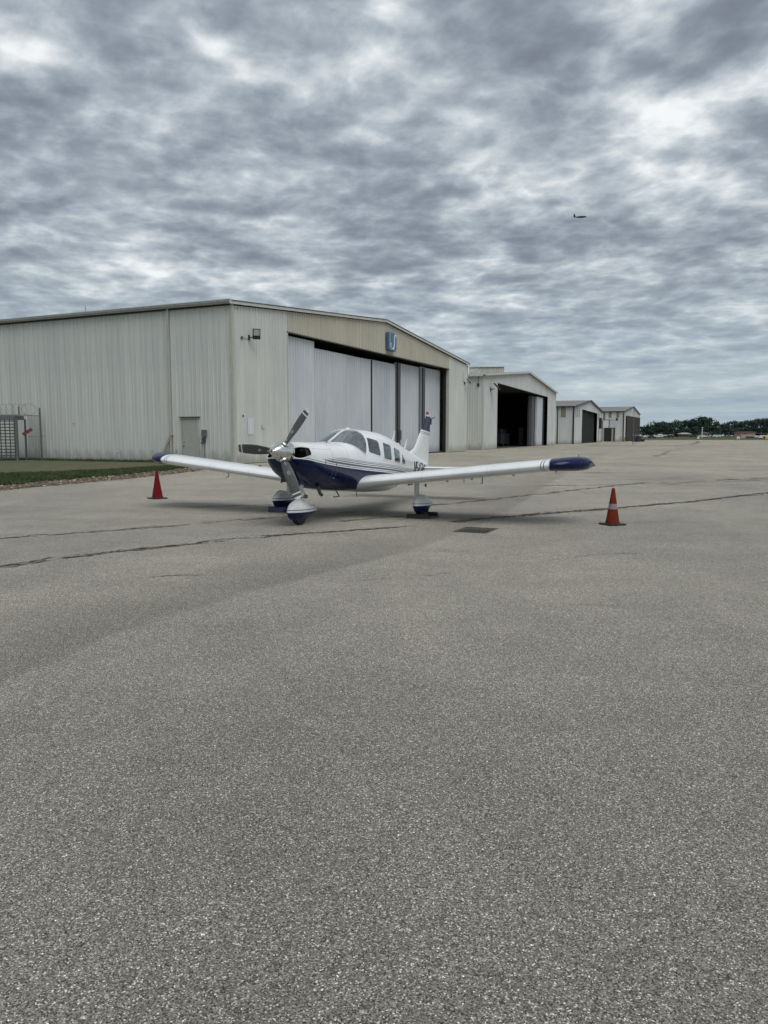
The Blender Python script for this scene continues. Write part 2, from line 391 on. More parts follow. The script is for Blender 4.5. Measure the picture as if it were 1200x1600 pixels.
# drain pit under the grate
pm = MB(); pb = [(p.x, p.y) for p in hole]
pm.add([(x, y, 0.0) for x, y in pb] + [(x, y, -.45) for x, y in pb], [(0, 1, 5, 4), (1, 2, 6, 5), (2, 3, 7, 6), (3, 0, 4, 7), (4, 5, 6, 7)])
M_PIT = simple('drain_pit_shade_black', (.004, .004, .004), .9)  # black colour stands for the shade down in the pit
pm.build('drain_pit', M_PIT, kind='structure')
gr = empty('drain_grate', (GR_C.x, GR_C.y, 0), GR_ANG, label='rusty slotted steel drain grate set in the asphalt in front of the left wing', cat='drain grate')
M_RUST = simple('worn_cast_iron', (.20, .19, .175), .6, .5, var=.35, vscale=18)
fm = MB()
for sgn in (-1, 1):
    fm.box((0, sgn * (GWID / 2 - .006), -.02), (GLEN, .012, .045)); fm.box((sgn * (GLEN / 2 - .007), 0, -.021), (.014, GWID - .026, .045))
fm.build('frame', M_RUST, gr)
bmsh = None
for k_ in range(7):
    yy = -GWID / 2 + .024 + (GWID - .048) * (k_ + .5) / 7
    if bmsh is None:
        o = MB().box((0, 0, -.008), (GLEN - .05, .017, .012)).build('bar', M_RUST, gr); bmsh = o
    else:
        o = bmsh.copy(); C.objects.link(o); o.parent = gr
    o.location = (0, yy, 0)

# verge beside the big hangar
Aw = HA; dW = Vector((-.9075, .42006)); dF = Vector((.42006, .9075))
def wl_(t, off=0.0):  # point along left wall, off = distance in front of it
    q = HA + dW * t - dF * off; return (q.x, q.y)
dirt_in = [(-15.5, 17.5), (-13.0, 24.6), (-12.2, 28.0), (-11.1, 32.6), (-10.3, 37.5), (-9.6, 41.2)]
gk = [wl_(-.05, .0), wl_(60, 0)]
sheet('verge', [(-8.7, 44.9), (-8.68, 41.9)] + [(q[0] - .02, q[1]) for q in ej[::-1][:70]] + [(-40, 12), (-75, 60), wl_(60, 0)], .012, M_DIRT)
def rough(pts, amp, n_):
    o_ = []
    for a, b in zip(pts, pts[1:]):
        for k_ in range(n_): t = k_ / n_; o_.append((a[0] + (b[0] - a[0]) * t + random.uniform(-amp, amp), a[1] + (b[1] - a[1]) * t))
    return o_ + [pts[-1]]
dirt_in = rough(dirt_in, .28, 9)
sheet('grass_strip', [(-9.9, 42.6)] + dirt_in[::-1] + [(-42, 14), (-70, 60), wl_(60, .05), wl_(1.2, .05)], .05, M_VERGE)
sheet('path', [wl_(2.3, 1.3), (-11.7, 41.2), (-13.2, 37.0), (-15.0, 33.9), (-17.8, 31.9), (-24, 30.2), (-48, 33), (-60, 58), wl_(50, 1.4)], .075, M_MOSS)
# stones of the gravel edge and grass tufts
def in_poly(x, y, poly):
    c_ = False; n_ = len(poly)
    for i in range(n_):
        x1, y1 = poly[i][:2]; x2, y2 = poly[i - 1][:2]
        if (y1 > y) != (y2 > y) and x < (x2 - x1) * (y - y1) / (y2 - y1) + x1: c_ = not c_
    return c_
gpoly = [(-10.2, 43.2)] + dirt_in[::-1] + [(-15.5, 15)] + [(-14.6, 16.5), (-11.5, 23.53), (-10.8, 26.34), (-9.8, 29.9), (-8.85, 35.8), (-8.6, 41.9), (-8.8, 44.5)]
sm = MB(); cnt = 0
while cnt < 4200:
    x, y = random.uniform(-16, -8.4), random.uniform(16, 44.8)
    if not in_poly(x, y, gpoly): continue
    cnt += 1
    r = random.choice([.02, .03, .04, .06]) * random.uniform(.7, 1.3)
    vs = [Vector((x, y, .015)) + Vector((random.uniform(.6, 1.3) * a * r, random.uniform(.6, 1.3) * b * r, random.uniform(.5, .95) * c_ * r)) for a, b, c_ in ((1, 0, 0), (-1, 0, 0), (0, 1, 0), (0, -1, 0), (.2, .1, 1), (0, 0, -.3))]
    sm.add(vs, [(0, 2, 4), (2, 1, 4), (1, 3, 4), (3, 0, 4), (2, 0, 5), (1, 2, 5), (3, 1, 5), (0, 3, 5)])
g = G('verge_stone'); q = g.vor(g.wpos(), 7.0)
g.out(g.ramp(g.sep(q)[0], [(0, (.05, .036, .024)), (.5, (.125, .095, .068)), (.85, (.21, .17, .13)), (1, (.42, .38, .33))]), .9); M_STONE = g.m
sm.build('gravel_edge', M_STONE, kind='stuff', label='loose brown gravel and clods along the paving edge', cat='gravel')
g = G('grass_blade'); q = g.noise(g.wpos(), 1.7, 4)
g.out(g.ramp(q, [(.3, (.036, .060, .022)), (.55, (.065, .092, .036)), (.75, (.13, .125, .065))]), .8, 0, .2); M_BLADE = g.m
tm = MB()
def tuft(x, y, z, h):
    for _ in range(5):
        a = random.uniform(0, 2 * pi); l_ = random.uniform(.2, .7) * h; w = .012
        bx, by = x + random.uniform(-.05, .05), y + random.uniform(-.05, .05)
        tm.add([(bx - w * sin(a), by + w * cos(a), z), (bx + w * sin(a), by - w * cos(a), z), (bx + cos(a) * l_, by + sin(a) * l_, z + h * random.uniform(.6, 1.1))], [(0, 1, 2)])
mosspoly = [wl_(2.3, 1.3), (-11.7, 41.2), (-13.2, 37.0), (-15.0, 33.9), (-17.8, 31.9), (-24, 30.2), (-48, 33), wl_(50, 1.4)]
grpoly = [(-9.9, 42.6)] + dirt_in[::-1] + [(-42, 14), (-48, 45), wl_(30, .05), wl_(1.0, .05)]
cnt = 0
while cnt < 9000:
    x, y = random.uniform(-30, -9), random.uniform(20, 56)
    if x / y < -.53 or not in_poly(x, y, grpoly) or in_poly(x, y, mosspoly): continue
    cnt += 1; tuft(x, y, .05, random.uniform(.04, .12))
for _ in range(1600):                                               # rank grass along the foot of the wall
    q = wl_(random.uniform(.3, 26), random.uniform(.05, .6)); tuft(q[0], q[1], .05, random.uniform(.08, .26))
for _ in range(700):                                                # weeds creeping out over the gravel
    x, y = random.uniform(-16, -8.4), random.uniform(18, 44)
    if in_poly(x, y, gpoly): tuft(x, y, .01, random.uniform(.03, .08))
tm.build('grass', M_BLADE, kind='stuff', label='short rough grass beside the hangar wall', cat='grass')
# loose pale chips on the near asphalt
cm = MB()
for _ in range(1500):
    y = 1.6 + 9 * random.random() ** 1.6; x = random.uniform(-.6, .6) * (y + .8)
    r = random.uniform(.0018, .0045) if random.random() < .95 else random.uniform(.005, .009)
    cm.add([(x + random.uniform(.6, 1.4) * a * r, y + random.uniform(.6, 1.4) * b * r, .001 + .7 * c_ * r) for a, b, c_ in ((1, 0, 0), (-.5, .9, 0), (-.5, -.9, 0), (0, 0, 1))], [(0, 1, 3), (1, 2, 3), (2, 0, 3)])
g = G('pale_chip'); q = g.sep(g.vor(g.wpos(), 30.0))[0]
g.out(g.ramp(q, [(0, (.20, .19, .18)), (.6, (.36, .35, .33)), (1, (.62, .61, .58))]), .8); cm.build('loose_grit', g.m, kind='stuff', label='pale loose stone chips on the near asphalt', cat='grit')

# cracks in the paving: ragged sunken-looking ribbons of dirt and sealant
g = G('crack_filler'); q = g.noise(g.wpos(), 14, 4)
g.out(g.ramp(q, [(.3, (.024, .023, .020)), (.7, (.062, .059, .052))]), .85); M_CRACK = g.m
def crack(pts, width, strands=2, spread=.08, gap=.25, seed=1, wander=.05, lab=None):
    rnd = random.Random(seed); mb = MB(); pts = [Vector(p) for p in pts]
    cum = [0]
    for a, b in zip(pts, pts[1:]): cum.append(cum[-1] + (b - a).length)
    def at(t):
        for i in range(len(pts) - 1):
            if t <= cum[i + 1] or i == len(pts) - 2:
                return pts[i].lerp(pts[i + 1], (t - cum[i]) / (cum[i + 1] - cum[i])), (pts[i + 1] - pts[i]).normalized()
    for s_ in range(strands):
        t = 0; off = rnd.uniform(-spread, spread) * (s_ > 0); w0 = 0; prev = None; on = True; run = rnd.uniform(.4, 2)
        zz = .004 + .0015 * s_
        while t < cum[-1]:
            p, d = at(t); nrm = Vector((-d.y, d.x)); dist_ = max(4.0, p.y)
            off += rnd.gauss(0, wander * .6); off *= .93
            w = width * 2.1 * rnd.uniform(.1, 1.5) ** 1.3 * (1 if s_ == 0 else .55)
            c_ = p + nrm * (off + rnd.gauss(0, width * .45))
            cur = (c_ + nrm * w / 2, c_ - nrm * w / 2)
            if prev and on: mb.add([(*prev[0], zz), (*prev[1], zz), (*cur[1], zz), (*cur[0], zz)], [(0, 1, 2, 3)])
            prev = cur if on else None
            run -= .05
            if run < 0: on = not on if (on or rnd.random() < .8) else on; run = rnd.uniform(.3, 2.2) * (1 if on else gap)
            if not on: prev = None
            t += rnd.uniform(.025, .075)
    o = mb.build('pavement_crack', M_CRACK, kind='structure')
    for pl in o.data.polygons:
        if pl.normal.z < 0: pl.flip()
crack([(-7.2, 7.7), (-4.91, 9.69), (-3.9, 10.95), (-2.64, 12.1), (-1.3, 13.0), (.59, 14.11)], .030, 5, .10, .35, 3)
crack([(1.35, 14.75), (2.37, 15.68), (5.12, 17.49), (7.6, 19.2), (11.26, 22.46), (18, 28)], .045, 5, .13, .2, 5)
crack([(-8.5, 10.4), (-6.22, 12.33), (-4.57, 13.62), (-2.57, 15.31), (-.4, 16.9)], .024, 4, .09, .5, 8)
crack([(1.2, 18.4), (1.91, 19.01), (4.88, 22.46), (9.03, 27.06)], .04, 4, .13, .5, 9)
crack([(-.5, 8.6), (.8, 9.2), (2.2, 9.5)], .005, 1, .02, 2.5, 12, .02)
crack([(-2.9, 8.9), (-2.5, 9.05), (-2.1, 9.1)], .012, 1, .02, .5, 14, .02)
crack([(9, 27), (20, 33), (38, 40)], .08, 2, .3, .5, 15, .1)
crack([(4.2, 33), (12, 36), (24, 38.5)], .07, 2, .3, 1.2, 16, .1)
crack([(8, 52), (24, 60), (50, 66)], .12, 1, .4, .7, 17, .12)
crack([(22, 62), (31, 84), (40, 104)], .14, 1, .4, .6, 18, .12)
crack([(24, 104), (60, 112), (110, 118)], .2, 1, .3, .4, 19, .12)
crack([(60, 150), (90, 220), (105, 260)], .35, 1, .3, .4, 20, .2)
g = G('tyre_rubber_mark'); q = g.noise(g.wpos(), 9, 5)
g.out(g.ramp(q, [(.35, (.085, .082, .074)), (.65, (.16, .155, .14))]), .85); M_CRACK = g.m
crack([(10.5, 27.5), (13.2, 28.3), (15.6, 30.2)], .10, 2, .5, .8, 31, .03)
crack([(11.5, 31), (13.8, 29.6), (15.9, 29.4)], .09, 2, .4, .9, 32, .03)
crack([(5.2, 25.6), (7.5, 26.2), (10.2, 26.4)], .10, 2, .3, 1.0, 33, .03)
crack([(-4.6, 17.8), (-2.9, 18.5), (-1.2, 18.9)], .05, 2, .3, 1.2, 34, .03)
crack([(-.9, 14.9), (.1, 15.7), (.9, 16.0)], .06, 2, .25, .8, 35, .03)
crack([(2.2, 10.1), (2.9, 10.6), (3.7, 10.8)], .010, 1, .05, 3, 36, .02)
# narrow weedy strip along the concrete seam far out on the apron
sheet('seam_strip', [(33, 127), (47, 128), (70, 128.6), (52, 130.5), (35, 131.0)], .004, M_VERGE)

# ------------------------------------------------------------------ cladding helper
RIB = [(0, 0), (.014, .038), (.050, .038), (.064, 0), (.150, 0), (.158, .006), (.172, .006), (.180, 0)]   # along, out  (one 0.305 m pitch)
def clad(mb, a0, a1, fix, axis, out, zb, zt, pitch=.305, depth=1.0, phase=0.0):
    """corrugated sheet; axis 'x' runs along x at y=fix, 'y' runs along y at x=fix. zb/zt functions of along"""
    pr = []; k_ = math.floor((a0 - phase) / pitch) - 1
    while phase + k_ * pitch < a1:
        for s_, o_ in RIB: pr.append((phase + k_ * pitch + s_ * pitch / .305, o_ * depth))
        k_ += 1
    prof = []
    for i, (s_, o_) in enumerate(pr):
        if a0 < s_ < a1: prof.append((s_, o_))
    def oat(t):
        for (s0, o0), (s1, o1) in zip(pr, pr[1:]):
            if s0 <= t <= s1: return o0 + (o1 - o0) * (t - s0) / max(1e-9, s1 - s0)
        return 0
    prof = [(a0, oat(a0))] + prof + [(a1, oat(a1))]
    vs = []
    for s_, o_ in prof:
        for z in (zb(s_), zt(s_)):
            vs.append((s_, fix + out * o_, z) if axis == 'x' else (fix + out * o_, s_, z))
    n_ = len(prof); mb.add(vs, [(2 * i, 2 * i + 2, 2 * i + 3, 2 * i + 1) for i in range(n_ - 1)])

# ------------------------------------------------------------------ HANGAR 1
L1 = (HB - HA).length; A1 = atan2((HB - HA).y, (HB - HA).x)
h1 = empty('hangar', (HA.x, HA.y, 0), A1, label='large cream ribbed steel hangar with tall pale sliding doors behind the propeller plane', cat='hangar')
PK = L1 / 2
def roof1(a): return 9.16 + (10.93 - 9.16) * (1 - abs(a - PK) / PK)
DEP = 46.0
# local frame: x along the front, y into the building
# left side wall, sheet by sheet
proto = None; SH = .915
for k_ in range(int(DEP / SH)):
    if proto is None:
        mb = MB(); clad(mb, 0, SH, 0, 'y', -1, lambda a: 0.03, lambda a: 9.2); proto = mb.build('wall_panel', M_SIDING, h1); o = proto
    else:
        o = proto.copy(); C.objects.link(o); o.parent = h1
    o.location = (random.uniform(-.003, .003), .14 + k_ * SH, random.uniform(-.01, .01))
DL, DR, HD = 6.0, 36.5, 8.33
def front_panels(a0, a1, zb, m):
    n_ = max(1, round((a1 - a0) / SH)); st = (a1 - a0) / n_
    for k_ in range(n_):
        b0 = a0 + st * k_; mb = MB(); clad(mb, b0, b0 + st, random.uniform(-.003, .003), 'x', -1, zb, roof1)
        mb.build('wall_panel', m, h1)
front_panels(.14, DL, lambda a: .03, M_SIDING)
front_panels(DL, 16.9, lambda a: HD, M_TAN)
front_panels(16.9, DR + .02, lambda a: HD, M_TAN)
front_panels(DR + .02, L1 - .1, lambda a: .03, M_SIDING)
mb = MB(); clad(mb, 0, DEP, L1, 'y', 1, lambda a: .03, lambda a: 9.2, depth=1); clad(mb, 0, L1, DEP, 'x', 1, lambda a: .03, roof1)
mb.build('back_wall', M_SIDING, h1)
# corner trims and jambs
MB().box((.02, .02, 4.62), (.20, .20, 9.15)).build('corner_trim', M_TRIM, h1); MB().box((L1 - .02, .02, 4.6), (.16, .16, 9.1)).build('corner_trim', M_TRIM, h1)
for a in (DL + .02, DR): MB().box((a, .12, HD / 2), (.10, .30, HD)).build('door_jamb', M_TRIM, h1)
mb = MB(); mb.box(((DL + DR) / 2, .05, HD + .03), (DR - DL + .1, .17, .07)); mb.box(((DL + DR) / 2, 1.6, HD + .16), (DR - DL + .2, 2.8, .16)); mb.build('header', M_DARKTRIM_SHADE, h1)
# roof: two slopes with standing seams, rakes, gutter
mb = MB()
for s_ in (0, 1):
    a0, a1 = (-.35, PK) if s_ == 0 else (PK, L1 + .35)
    z0, z1 = roof1(0) + .16 - .03, 10.93 + .16
    za, zb_ = (z0, z1) if s_ == 0 else (z1, z0)
    mb.add([(a0, -.12, za), (a1, -.12, zb_), (a1, DEP + .2, zb_), (a0, DEP + .2, za), (a0, -.12, za + .07), (a1, -.12, zb_ + .07), (a1, DEP + .2, zb_ + .07), (a0, DEP + .2, za + .07)],
           [(3, 2, 1, 0), (4, 5, 6, 7), (0, 1, 5, 4), (2, 3, 7, 6), (1, 2, 6, 5), (3, 0, 4, 7)])
    for k_ in range(int(DEP / .6)):
        yy = .2 + k_ * .6; mb.bar((a0 + .05, yy, za + .085), (a1 - .05, yy, zb_ + .085), .05, .04)
mb.build('roof', M_ROOF, h1)
mb = MB(); mb.bar((-.34, -.16, roof1(0) + .13), (PK, -.16, 11.05), .08, .20); mb.bar((PK, -.16, 11.05), (L1 + .34, -.16, roof1(0) + .13), .08, .20)
mb.build('rake_trim', M_RAKE, h1)
mb = MB(); mb.bar((-.24, -.205, roof1(0) + .235), (PK, -.205, 11.155), .05, .05); mb.bar((PK, -.205, 11.155), (L1 + .34, -.205, roof1(0) + .235), .05, .05); mb.build('flashing', M_STEELDK, h1)
mb = MB(); mb.box((-.20, DEP / 2, 9.35), (.20, DEP + .3, .22)); mb.box((-.32, DEP / 2, 9.455), (.03, DEP + .3, .04)); mb.build('gutter', M_RAKE, h1)
mb = MB(); mb.box((-.06, DEP / 2, 9.19), (.08, DEP, .07)); mb.build('eave_shadow_strip', M_DARKTRIM_SHADE, h1)  # dark strip standing for the shadow line under the gutter
# downspout with boot
mb = MB(); mb.box((-.12, 4.55, 4.95), (.11, .11, 8.6)); mb.build('downspout', M_TRIM, h1, bevel=.01)
mb = MB(); mb.bar((-.13, 4.55, 1.75), (-.35, 5.0, .55), .14, .12); mb.bar((-.13, 4.5, 1.6), (-.14, 4.5, .1), .05, .05); mb.box((-.13, 4.5, 1.7), (.14, .22, .05)); mb.build('downspout_boot', M_BROWN, h1)
# sliding door leaves
leaves = [(5.95, 10.0, .42, 8.20), (9.7, 15.05, .95, 7.78), (14.9, 19.6, 1.25, 7.80), (19.5, 24.75, 1.55, 7.86), (24.9, 30.45, 1.95, 8.08), (31.05, 36.4, 2.35, 8.20)]
for i, (a0, a1, b, zt) in enumerate(leaves):
    b = [.30, .42, .54, .66, .80, .94][i]
    mb = MB(); clad(mb, a0, a1, b, 'x', -1, lambda a: .08, lambda a, zt=zt: zt, pitch=.34, depth=(1.35 if i != 5 else .5))
    lf = mb.build('door_leaf', M_LEAF, h1)
    MB().box(((a0 + a1) / 2, b + .045, zt / 2 + .02), (a1 - a0 - .02, .06, zt - .12)).build('door_frame', M_LEAF, lf)
for a, wd in ((24.72, .62), (30.50, .72)):
    mb = MB(); mb.box((a + .40, .50, 4.02), (wd, .08, 8.0)); mb.build('door_post', M_STEELDK, h1)
    MB().box((a + .03, .46, 4.02), (.07, .10, 8.0)).build('door_edge', M_BLACK, h1)
MB().box((19.55, .47, 3.95), (.06, .10, 7.7)).build('door_edge', M_BLACK, h1)
MB().box((36.40, .42, 4.0), (.10, .26, 8.1)).build('door_edge', M_BLACK, h1)
MB().box((25.25, .42, 1.75), (.42, .12, .85)).build('door_motor', M_STEELDK, h1, bevel=.02)
mb = MB(); mb.box(((DL + DR) / 2, 1.0, .012), (DR - DL, 1.6, .02)); mb.build('door_track', M_STEELDK, h1)
# personnel door on the side wall, switch boxes, lights, papers
pd = MB().box((-.035, 3.155, 1.36), (.06, 1.10, 2.55)).build('side_door', simple('side_door_paint', (.38, .39, .355), .5, var=.08), h1, bevel=.01)
mb = MB(); mb.box((-.045, 3.77, 1.38), (.09, .08, 2.62)); mb.box((-.045, 2.54, 1.38), (.09, .08, 2.62)); mb.box((-.045, 3.155, 2.72), (.09, 1.31, .07)); mb.build('door_casing', M_TRIM, pd)
mb = MB(); mb.box((-.10, 3.155, 2.79), (.18, 1.5, .04)); mb.build('drip_cap', M_STEELDK, pd)
MB().lathe([(.03, 0), (.035, .05), (.02, .08)], (-.06, 3.60, 1.05), (-1, 0, 0), 10).build('handle', M_BLACK, pd); MB().lathe([(.03, 0), (.03, .03)], (-.06, 3.60, 1.28), (-1, 0, 0), 10).build('lock', M_BLACK, pd)
mb = MB(); mb.box((-.12, 2.05, 1.82), (.16, .30, .42)); mb.build('meter_box', M_GALV, h1, bevel=.015)
mb = MB(); mb.box((-.12, 2.08, 1.42), (.15, .20, .28)); mb.lathe([(.08, 0), (.085, .08), (.05, .14)], (-.20, 2.09, 1.30), (-1, 0, -.6), 12); mb.tube([(-.1, 2.05, 1.62), (-.1, 2.05, 1.5)], .025, 8); mb.tube([(-.1, 2.05, 1.2), (-.1, 2.05, .1)], .014, 6); mb.build('utility_socket', M_STEELDK, h1)
mb = MB(); mb.tube([(-.06, 8.8, .1), (-.06, 8.8, .62), (-.12, 8.8, .72), (-.17, 8.8, .64)], .035, 8); mb.build('vent_pipe', M_WHITEP, h1)
mb = MB(); mb.box((-.04, 12.6, 2.45), (.03, .05, .05)); mb.build('wall_bolt', M_BLACK, h1)
mb = MB(); mb.tube([(-.05, 11.2, 9.4), (-.05, 11.2, 9.9)], .02, 6); mb.build('roof_vent', M_GALV, h1)
MB().box((1.72, -.03, 2.25), (.62, .012, 1.0)).build('notice', M_PAPER, h1)
mb = MB(); mb.box((3.05, -.035, 2.1), (.34, .02, .02)); mb.box((2.90, -.035, 2.2), (.02, .02, .22)); mb.build('bracket', M_STEELDK, h1)
MB().box((.92, -.05, 2.85), (.06, .05, .12)).build('wall_fitting', M_BLACK, h1); MB().box((.55, -.035, 9.02), (.04, .02, .04)).build('wall_fitting', M_BLACK, h1)
def flood(parent, a, z, yawd=8, tilt=-42, size=.42):
    r_ = empty('floodlight', (a, -.05, z)) ; r_.parent = parent
    mb = MB(); mb.box((0, -.02, -.10), (.12, .06, .30)); mb.bar((0, -.04, -.12), (.08, -.30, -.06), .05, .05); mb.build('bracket', M_BLACK, r_)
    rot = Matrix.Rotation(radians(yawd), 3, 'Z') @ Matrix.Rotation(radians(tilt), 3, 'X')
    mb = MB(); cc = Vector((.14, -.46, .10))
    mb.box(cc, (size, .10, .62), rot); mb.build('housing', M_BLACK, r_, bevel=.015)
    mb = MB(); mb.box(cc + rot @ Vector((0, -.056, .09)), (size * .78, .012, .36), rot); mb.build('lens', M_GLASSD, r_)
    return r_
fl1 = flood(h1, 1.62, 7.60, -48, 12, size=.46)
mb = MB(); mb.tube([(1.0, -.05, 7.40), (1.3, -.05, 7.42), (1.7, -.05, 7.42)], .014, 6); mb.lathe([(.09, 0), (.09, .08)], (.92, -.03, 7.42), (0, -1, 0), 12); mb.build('conduit_box', M_GALV, h1)
fl2 = flood(h1, L1 - 1.1, 7.35, size=.46)
mb = MB(); mb.tube([(L1 - 1.5, -.05, 7.3), (L1 - 1.6, -.05, 8.4)], .014, 6); mb.build('conduit', M_GALV, h1)

# logo sign on the gable
sg = empty('hangar_sign', (0, 0, 0), label='blue box sign with a white hook-shaped letter mark under the hangar gable peak', cat='sign')
M_SGB = simple('sign_blue', (.060, .135, .225), .35, var=.08); M_SGW = simple('sign_white', (.66, .72, .76), .4, var=.03)
q = HA + dF * 21.9; qn = Vector((dF.y, -dF.x)); q = q + qn * .22
sg.location = (q.x, q.y, 9.45); sg.rotation_euler = (0, 0, A1)
MB().box((0, 0, 0), (1.50, .38, 1.50)).build('sign_box', M_SGB, sg, bevel=.10)
mb = MB()
mb.tube([(-.64, -.20, .64), (-.70, -.20, .58), (-.70, -.20, -.62), (-.64, -.20, -.68), (.60, -.20, -.68)], .016, 6)
mb.build('outline', M_SGW, sg)
ctl = [(.62, .40), (.56, .54), (.42, .58), (.28, .48), (.20, .25), (.18, 0), (.16, -.25), (.08, -.48), (-.08, -.60), (-.26, -.60), (-.44, -.48), (-.54, -.28), (-.56, -.12)]
pts = []
for i in range(len(ctl) - 1):
    p_ = [Vector(ctl[max(0, min(len(ctl) - 1, i + j))]) for j in (-1, 0, 1, 2)]
    for k_ in range(5):
        t = k_ / 5; q = .5 * ((2 * p_[1]) + (p_[2] - p_[0]) * t + (2 * p_[0] - 5 * p_[1] + 4 * p_[2] - p_[3]) * t * t + (-p_[0] + 3 * p_[1] - 3 * p_[2] + p_[3]) * t ** 3); pts.append((q.x, -.205, q.y))
MB().tube(pts, .050, 8).build('letter_mark', M_SGW, sg)
MB().box((-.42, -.195, -.52), (.18, .02, .03)).build('small_mark', M_SGW, sg)

# ------------------------------------------------------------------ HANGARS 2, 3, 4
def hangar(A, B, z0, zp, z1, dep, dl, dr, hd, label, wall_m, roof_m, trim_m, side_m=None, pkf=.5, back_open=False, group=None):
    A = Vector(A); B = Vector(B); L = (B - A).length; ang = atan2((B - A).y, (B - A).x)
    h = empty('hangar', (A.x, A.y, 0), ang, label=label, cat='hangar'); pk = L * pkf
    def rf(a): return z0 + (zp - z0) * a / pk if a < pk else z1 + (zp - z1) * (L - a) / (L - pk)
    mb = MB(); clad(mb, .1, dl, 0, 'x', -1, lambda a: .03, rf); clad(mb, dl, dr, 0, 'x', -1, lambda a: hd, rf) if dr <= pk or dl >= pk else (clad(mb, dl, pk, 0, 'x', -1, lambda a: hd, rf), clad(mb, pk, dr, 0, 'x', -1, lambda a: hd, rf)); clad(mb, dr, L - .1, 0, 'x', -1, lambda a: .03, rf)
    mb.build('front_wall', wall_m, h)
    mb = MB(); clad(mb, .1, dep, 0, 'y', -1, lambda a: .03, lambda a: z0); mb.build('side_wall', side_m or wall_m, h)
    mb = MB(); clad(mb, .1, dep, L, 'y', 1, lambda a: .03, lambda a: z1); mb.build('side_wall', side_m or wall_m, h)
    mb = MB(); clad(mb, 0, L, dep, 'x', 1, lambda a: .03, lambda a: min(rf(a), 99)); mb.build('back_wall', wall_m, h)
    MB().box((.03, .03, z0 / 2), (.16, .16, z0)).build('corner_trim', trim_m, h); MB().box((L - .03, .03, z1 / 2), (.16, .16, z1)).build('corner_trim', trim_m, h)
    mb = MB()
    for a0, a1, za, zb_ in ((-.4, pk, z0 - .02, zp), (pk, L + .4, zp, z1 - .02)):
        za += .08; zb_ += .08
        mb.add([(a0, -.3, za), (a1, -.3, zb_), (a1, dep + .2, zb_), (a0, dep + .2, za), (a0, -.3, za + .1), (a1, -.3, zb_ + .1), (a1, dep + .2, zb_ + .1), (a0, dep + .2, za + .1)],
               [(3, 2, 1, 0), (4, 5, 6, 7), (0, 1, 5, 4), (2, 3, 7, 6), (1, 2, 6, 5), (3, 0, 4, 7)])
        for k_ in range(int(dep / 1.2)): mb.bar((a0 + .1, .3 + k_ * 1.2, za + .13), (a1 - .1, .3 + k_ * 1.2, zb_ + .13), .08, .06)
    mb.build('roof', roof_m, h)
    mb = MB(); mb.bar((-.4, -.34, z0 + .08), (pk, -.34, zp + .12), .07, .28); mb.bar((pk, -.34, zp + .12), (L + .4, -.34, z1 + .08), .07, .28); mb.build('rake_trim', trim_m, h)
    mb = MB(); mb.box((-.42, dep / 2, z0 + .02), (.12, dep, .26)); mb.build('gutter', trim_m, h)
    mb = MB()                                                         # lining coloured near black to stand for the shade inside the shed
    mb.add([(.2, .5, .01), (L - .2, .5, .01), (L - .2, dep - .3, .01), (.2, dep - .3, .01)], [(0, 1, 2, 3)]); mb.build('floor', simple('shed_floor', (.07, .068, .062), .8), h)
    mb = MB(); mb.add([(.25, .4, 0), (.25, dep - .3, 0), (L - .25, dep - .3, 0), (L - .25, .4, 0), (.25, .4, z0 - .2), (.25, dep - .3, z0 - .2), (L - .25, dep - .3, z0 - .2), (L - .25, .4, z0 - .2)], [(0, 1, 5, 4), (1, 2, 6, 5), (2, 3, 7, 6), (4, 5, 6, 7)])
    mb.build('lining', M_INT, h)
    return h, L, rf
h2, L2, rf2 = hangar((11.92, 92.85), (31.78, 143.34), 8.86, 11.15, 9.45, 44, 7.1, 45.3, 8.42, 'white hangar with its wide door standing open on a black interior', M_SIDE2, M_RAKE, M_RAKE, M_SIDING)
for a0, a1, b, m_ in ((33.4, 34.6, .9, M_STEELDK), (34.4, 36.9, .7, M_GALV), (36.9, 42.3, .35, M_LEAF)):
    mb = MB(); clad(mb, a0, a1, b, 'x', -1, lambda a: .06, lambda a: 8.1); mb.box(((a0 + a1) / 2, b + .15, 4.05), (a1 - a0 - .02, .22, 8.05)); mb.build('door_leaf', m_, h2)
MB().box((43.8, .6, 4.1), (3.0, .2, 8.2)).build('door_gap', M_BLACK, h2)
MB().box((26.2, .6, 8.45), (38, .9, .18)).build('door_track', M_BLACK, h2)
fl3 = flood(h2, 3.2, 7.55, size=.5); fl3.scale = (1.7, 1.7, 1.7)
mb = MB(); mb.tube([(-.06, .65, 8.7), (-.06, .65, 7.9)], .03, 6); mb.box((-.1, .65, 7.75), (.14, .24, .35)); mb.build('wall_fitting', M_BLACK, h2)
# long ridge ventilator / air unit on the roof edge
av = MB()
def vz(a): return rf2(a) + .18
for k_ in range(14):
    a = 3.2 + k_ * 1.05; av.box((a, 2.0, vz(a) + .42), (.08, 1.3, .80))
av.bar((3.0, 2.0, vz(3.0) + .40), (17.0, 2.0, vz(17.0) + .40), 1.1, .55)
for dz_ in (.86, .04): av.bar((2.9, 2.0, vz(2.9) + dz_), (17.1, 2.0, vz(17.1) + dz_), 1.5, .08)
av.build('roof_vent', M_RAKE, h2)
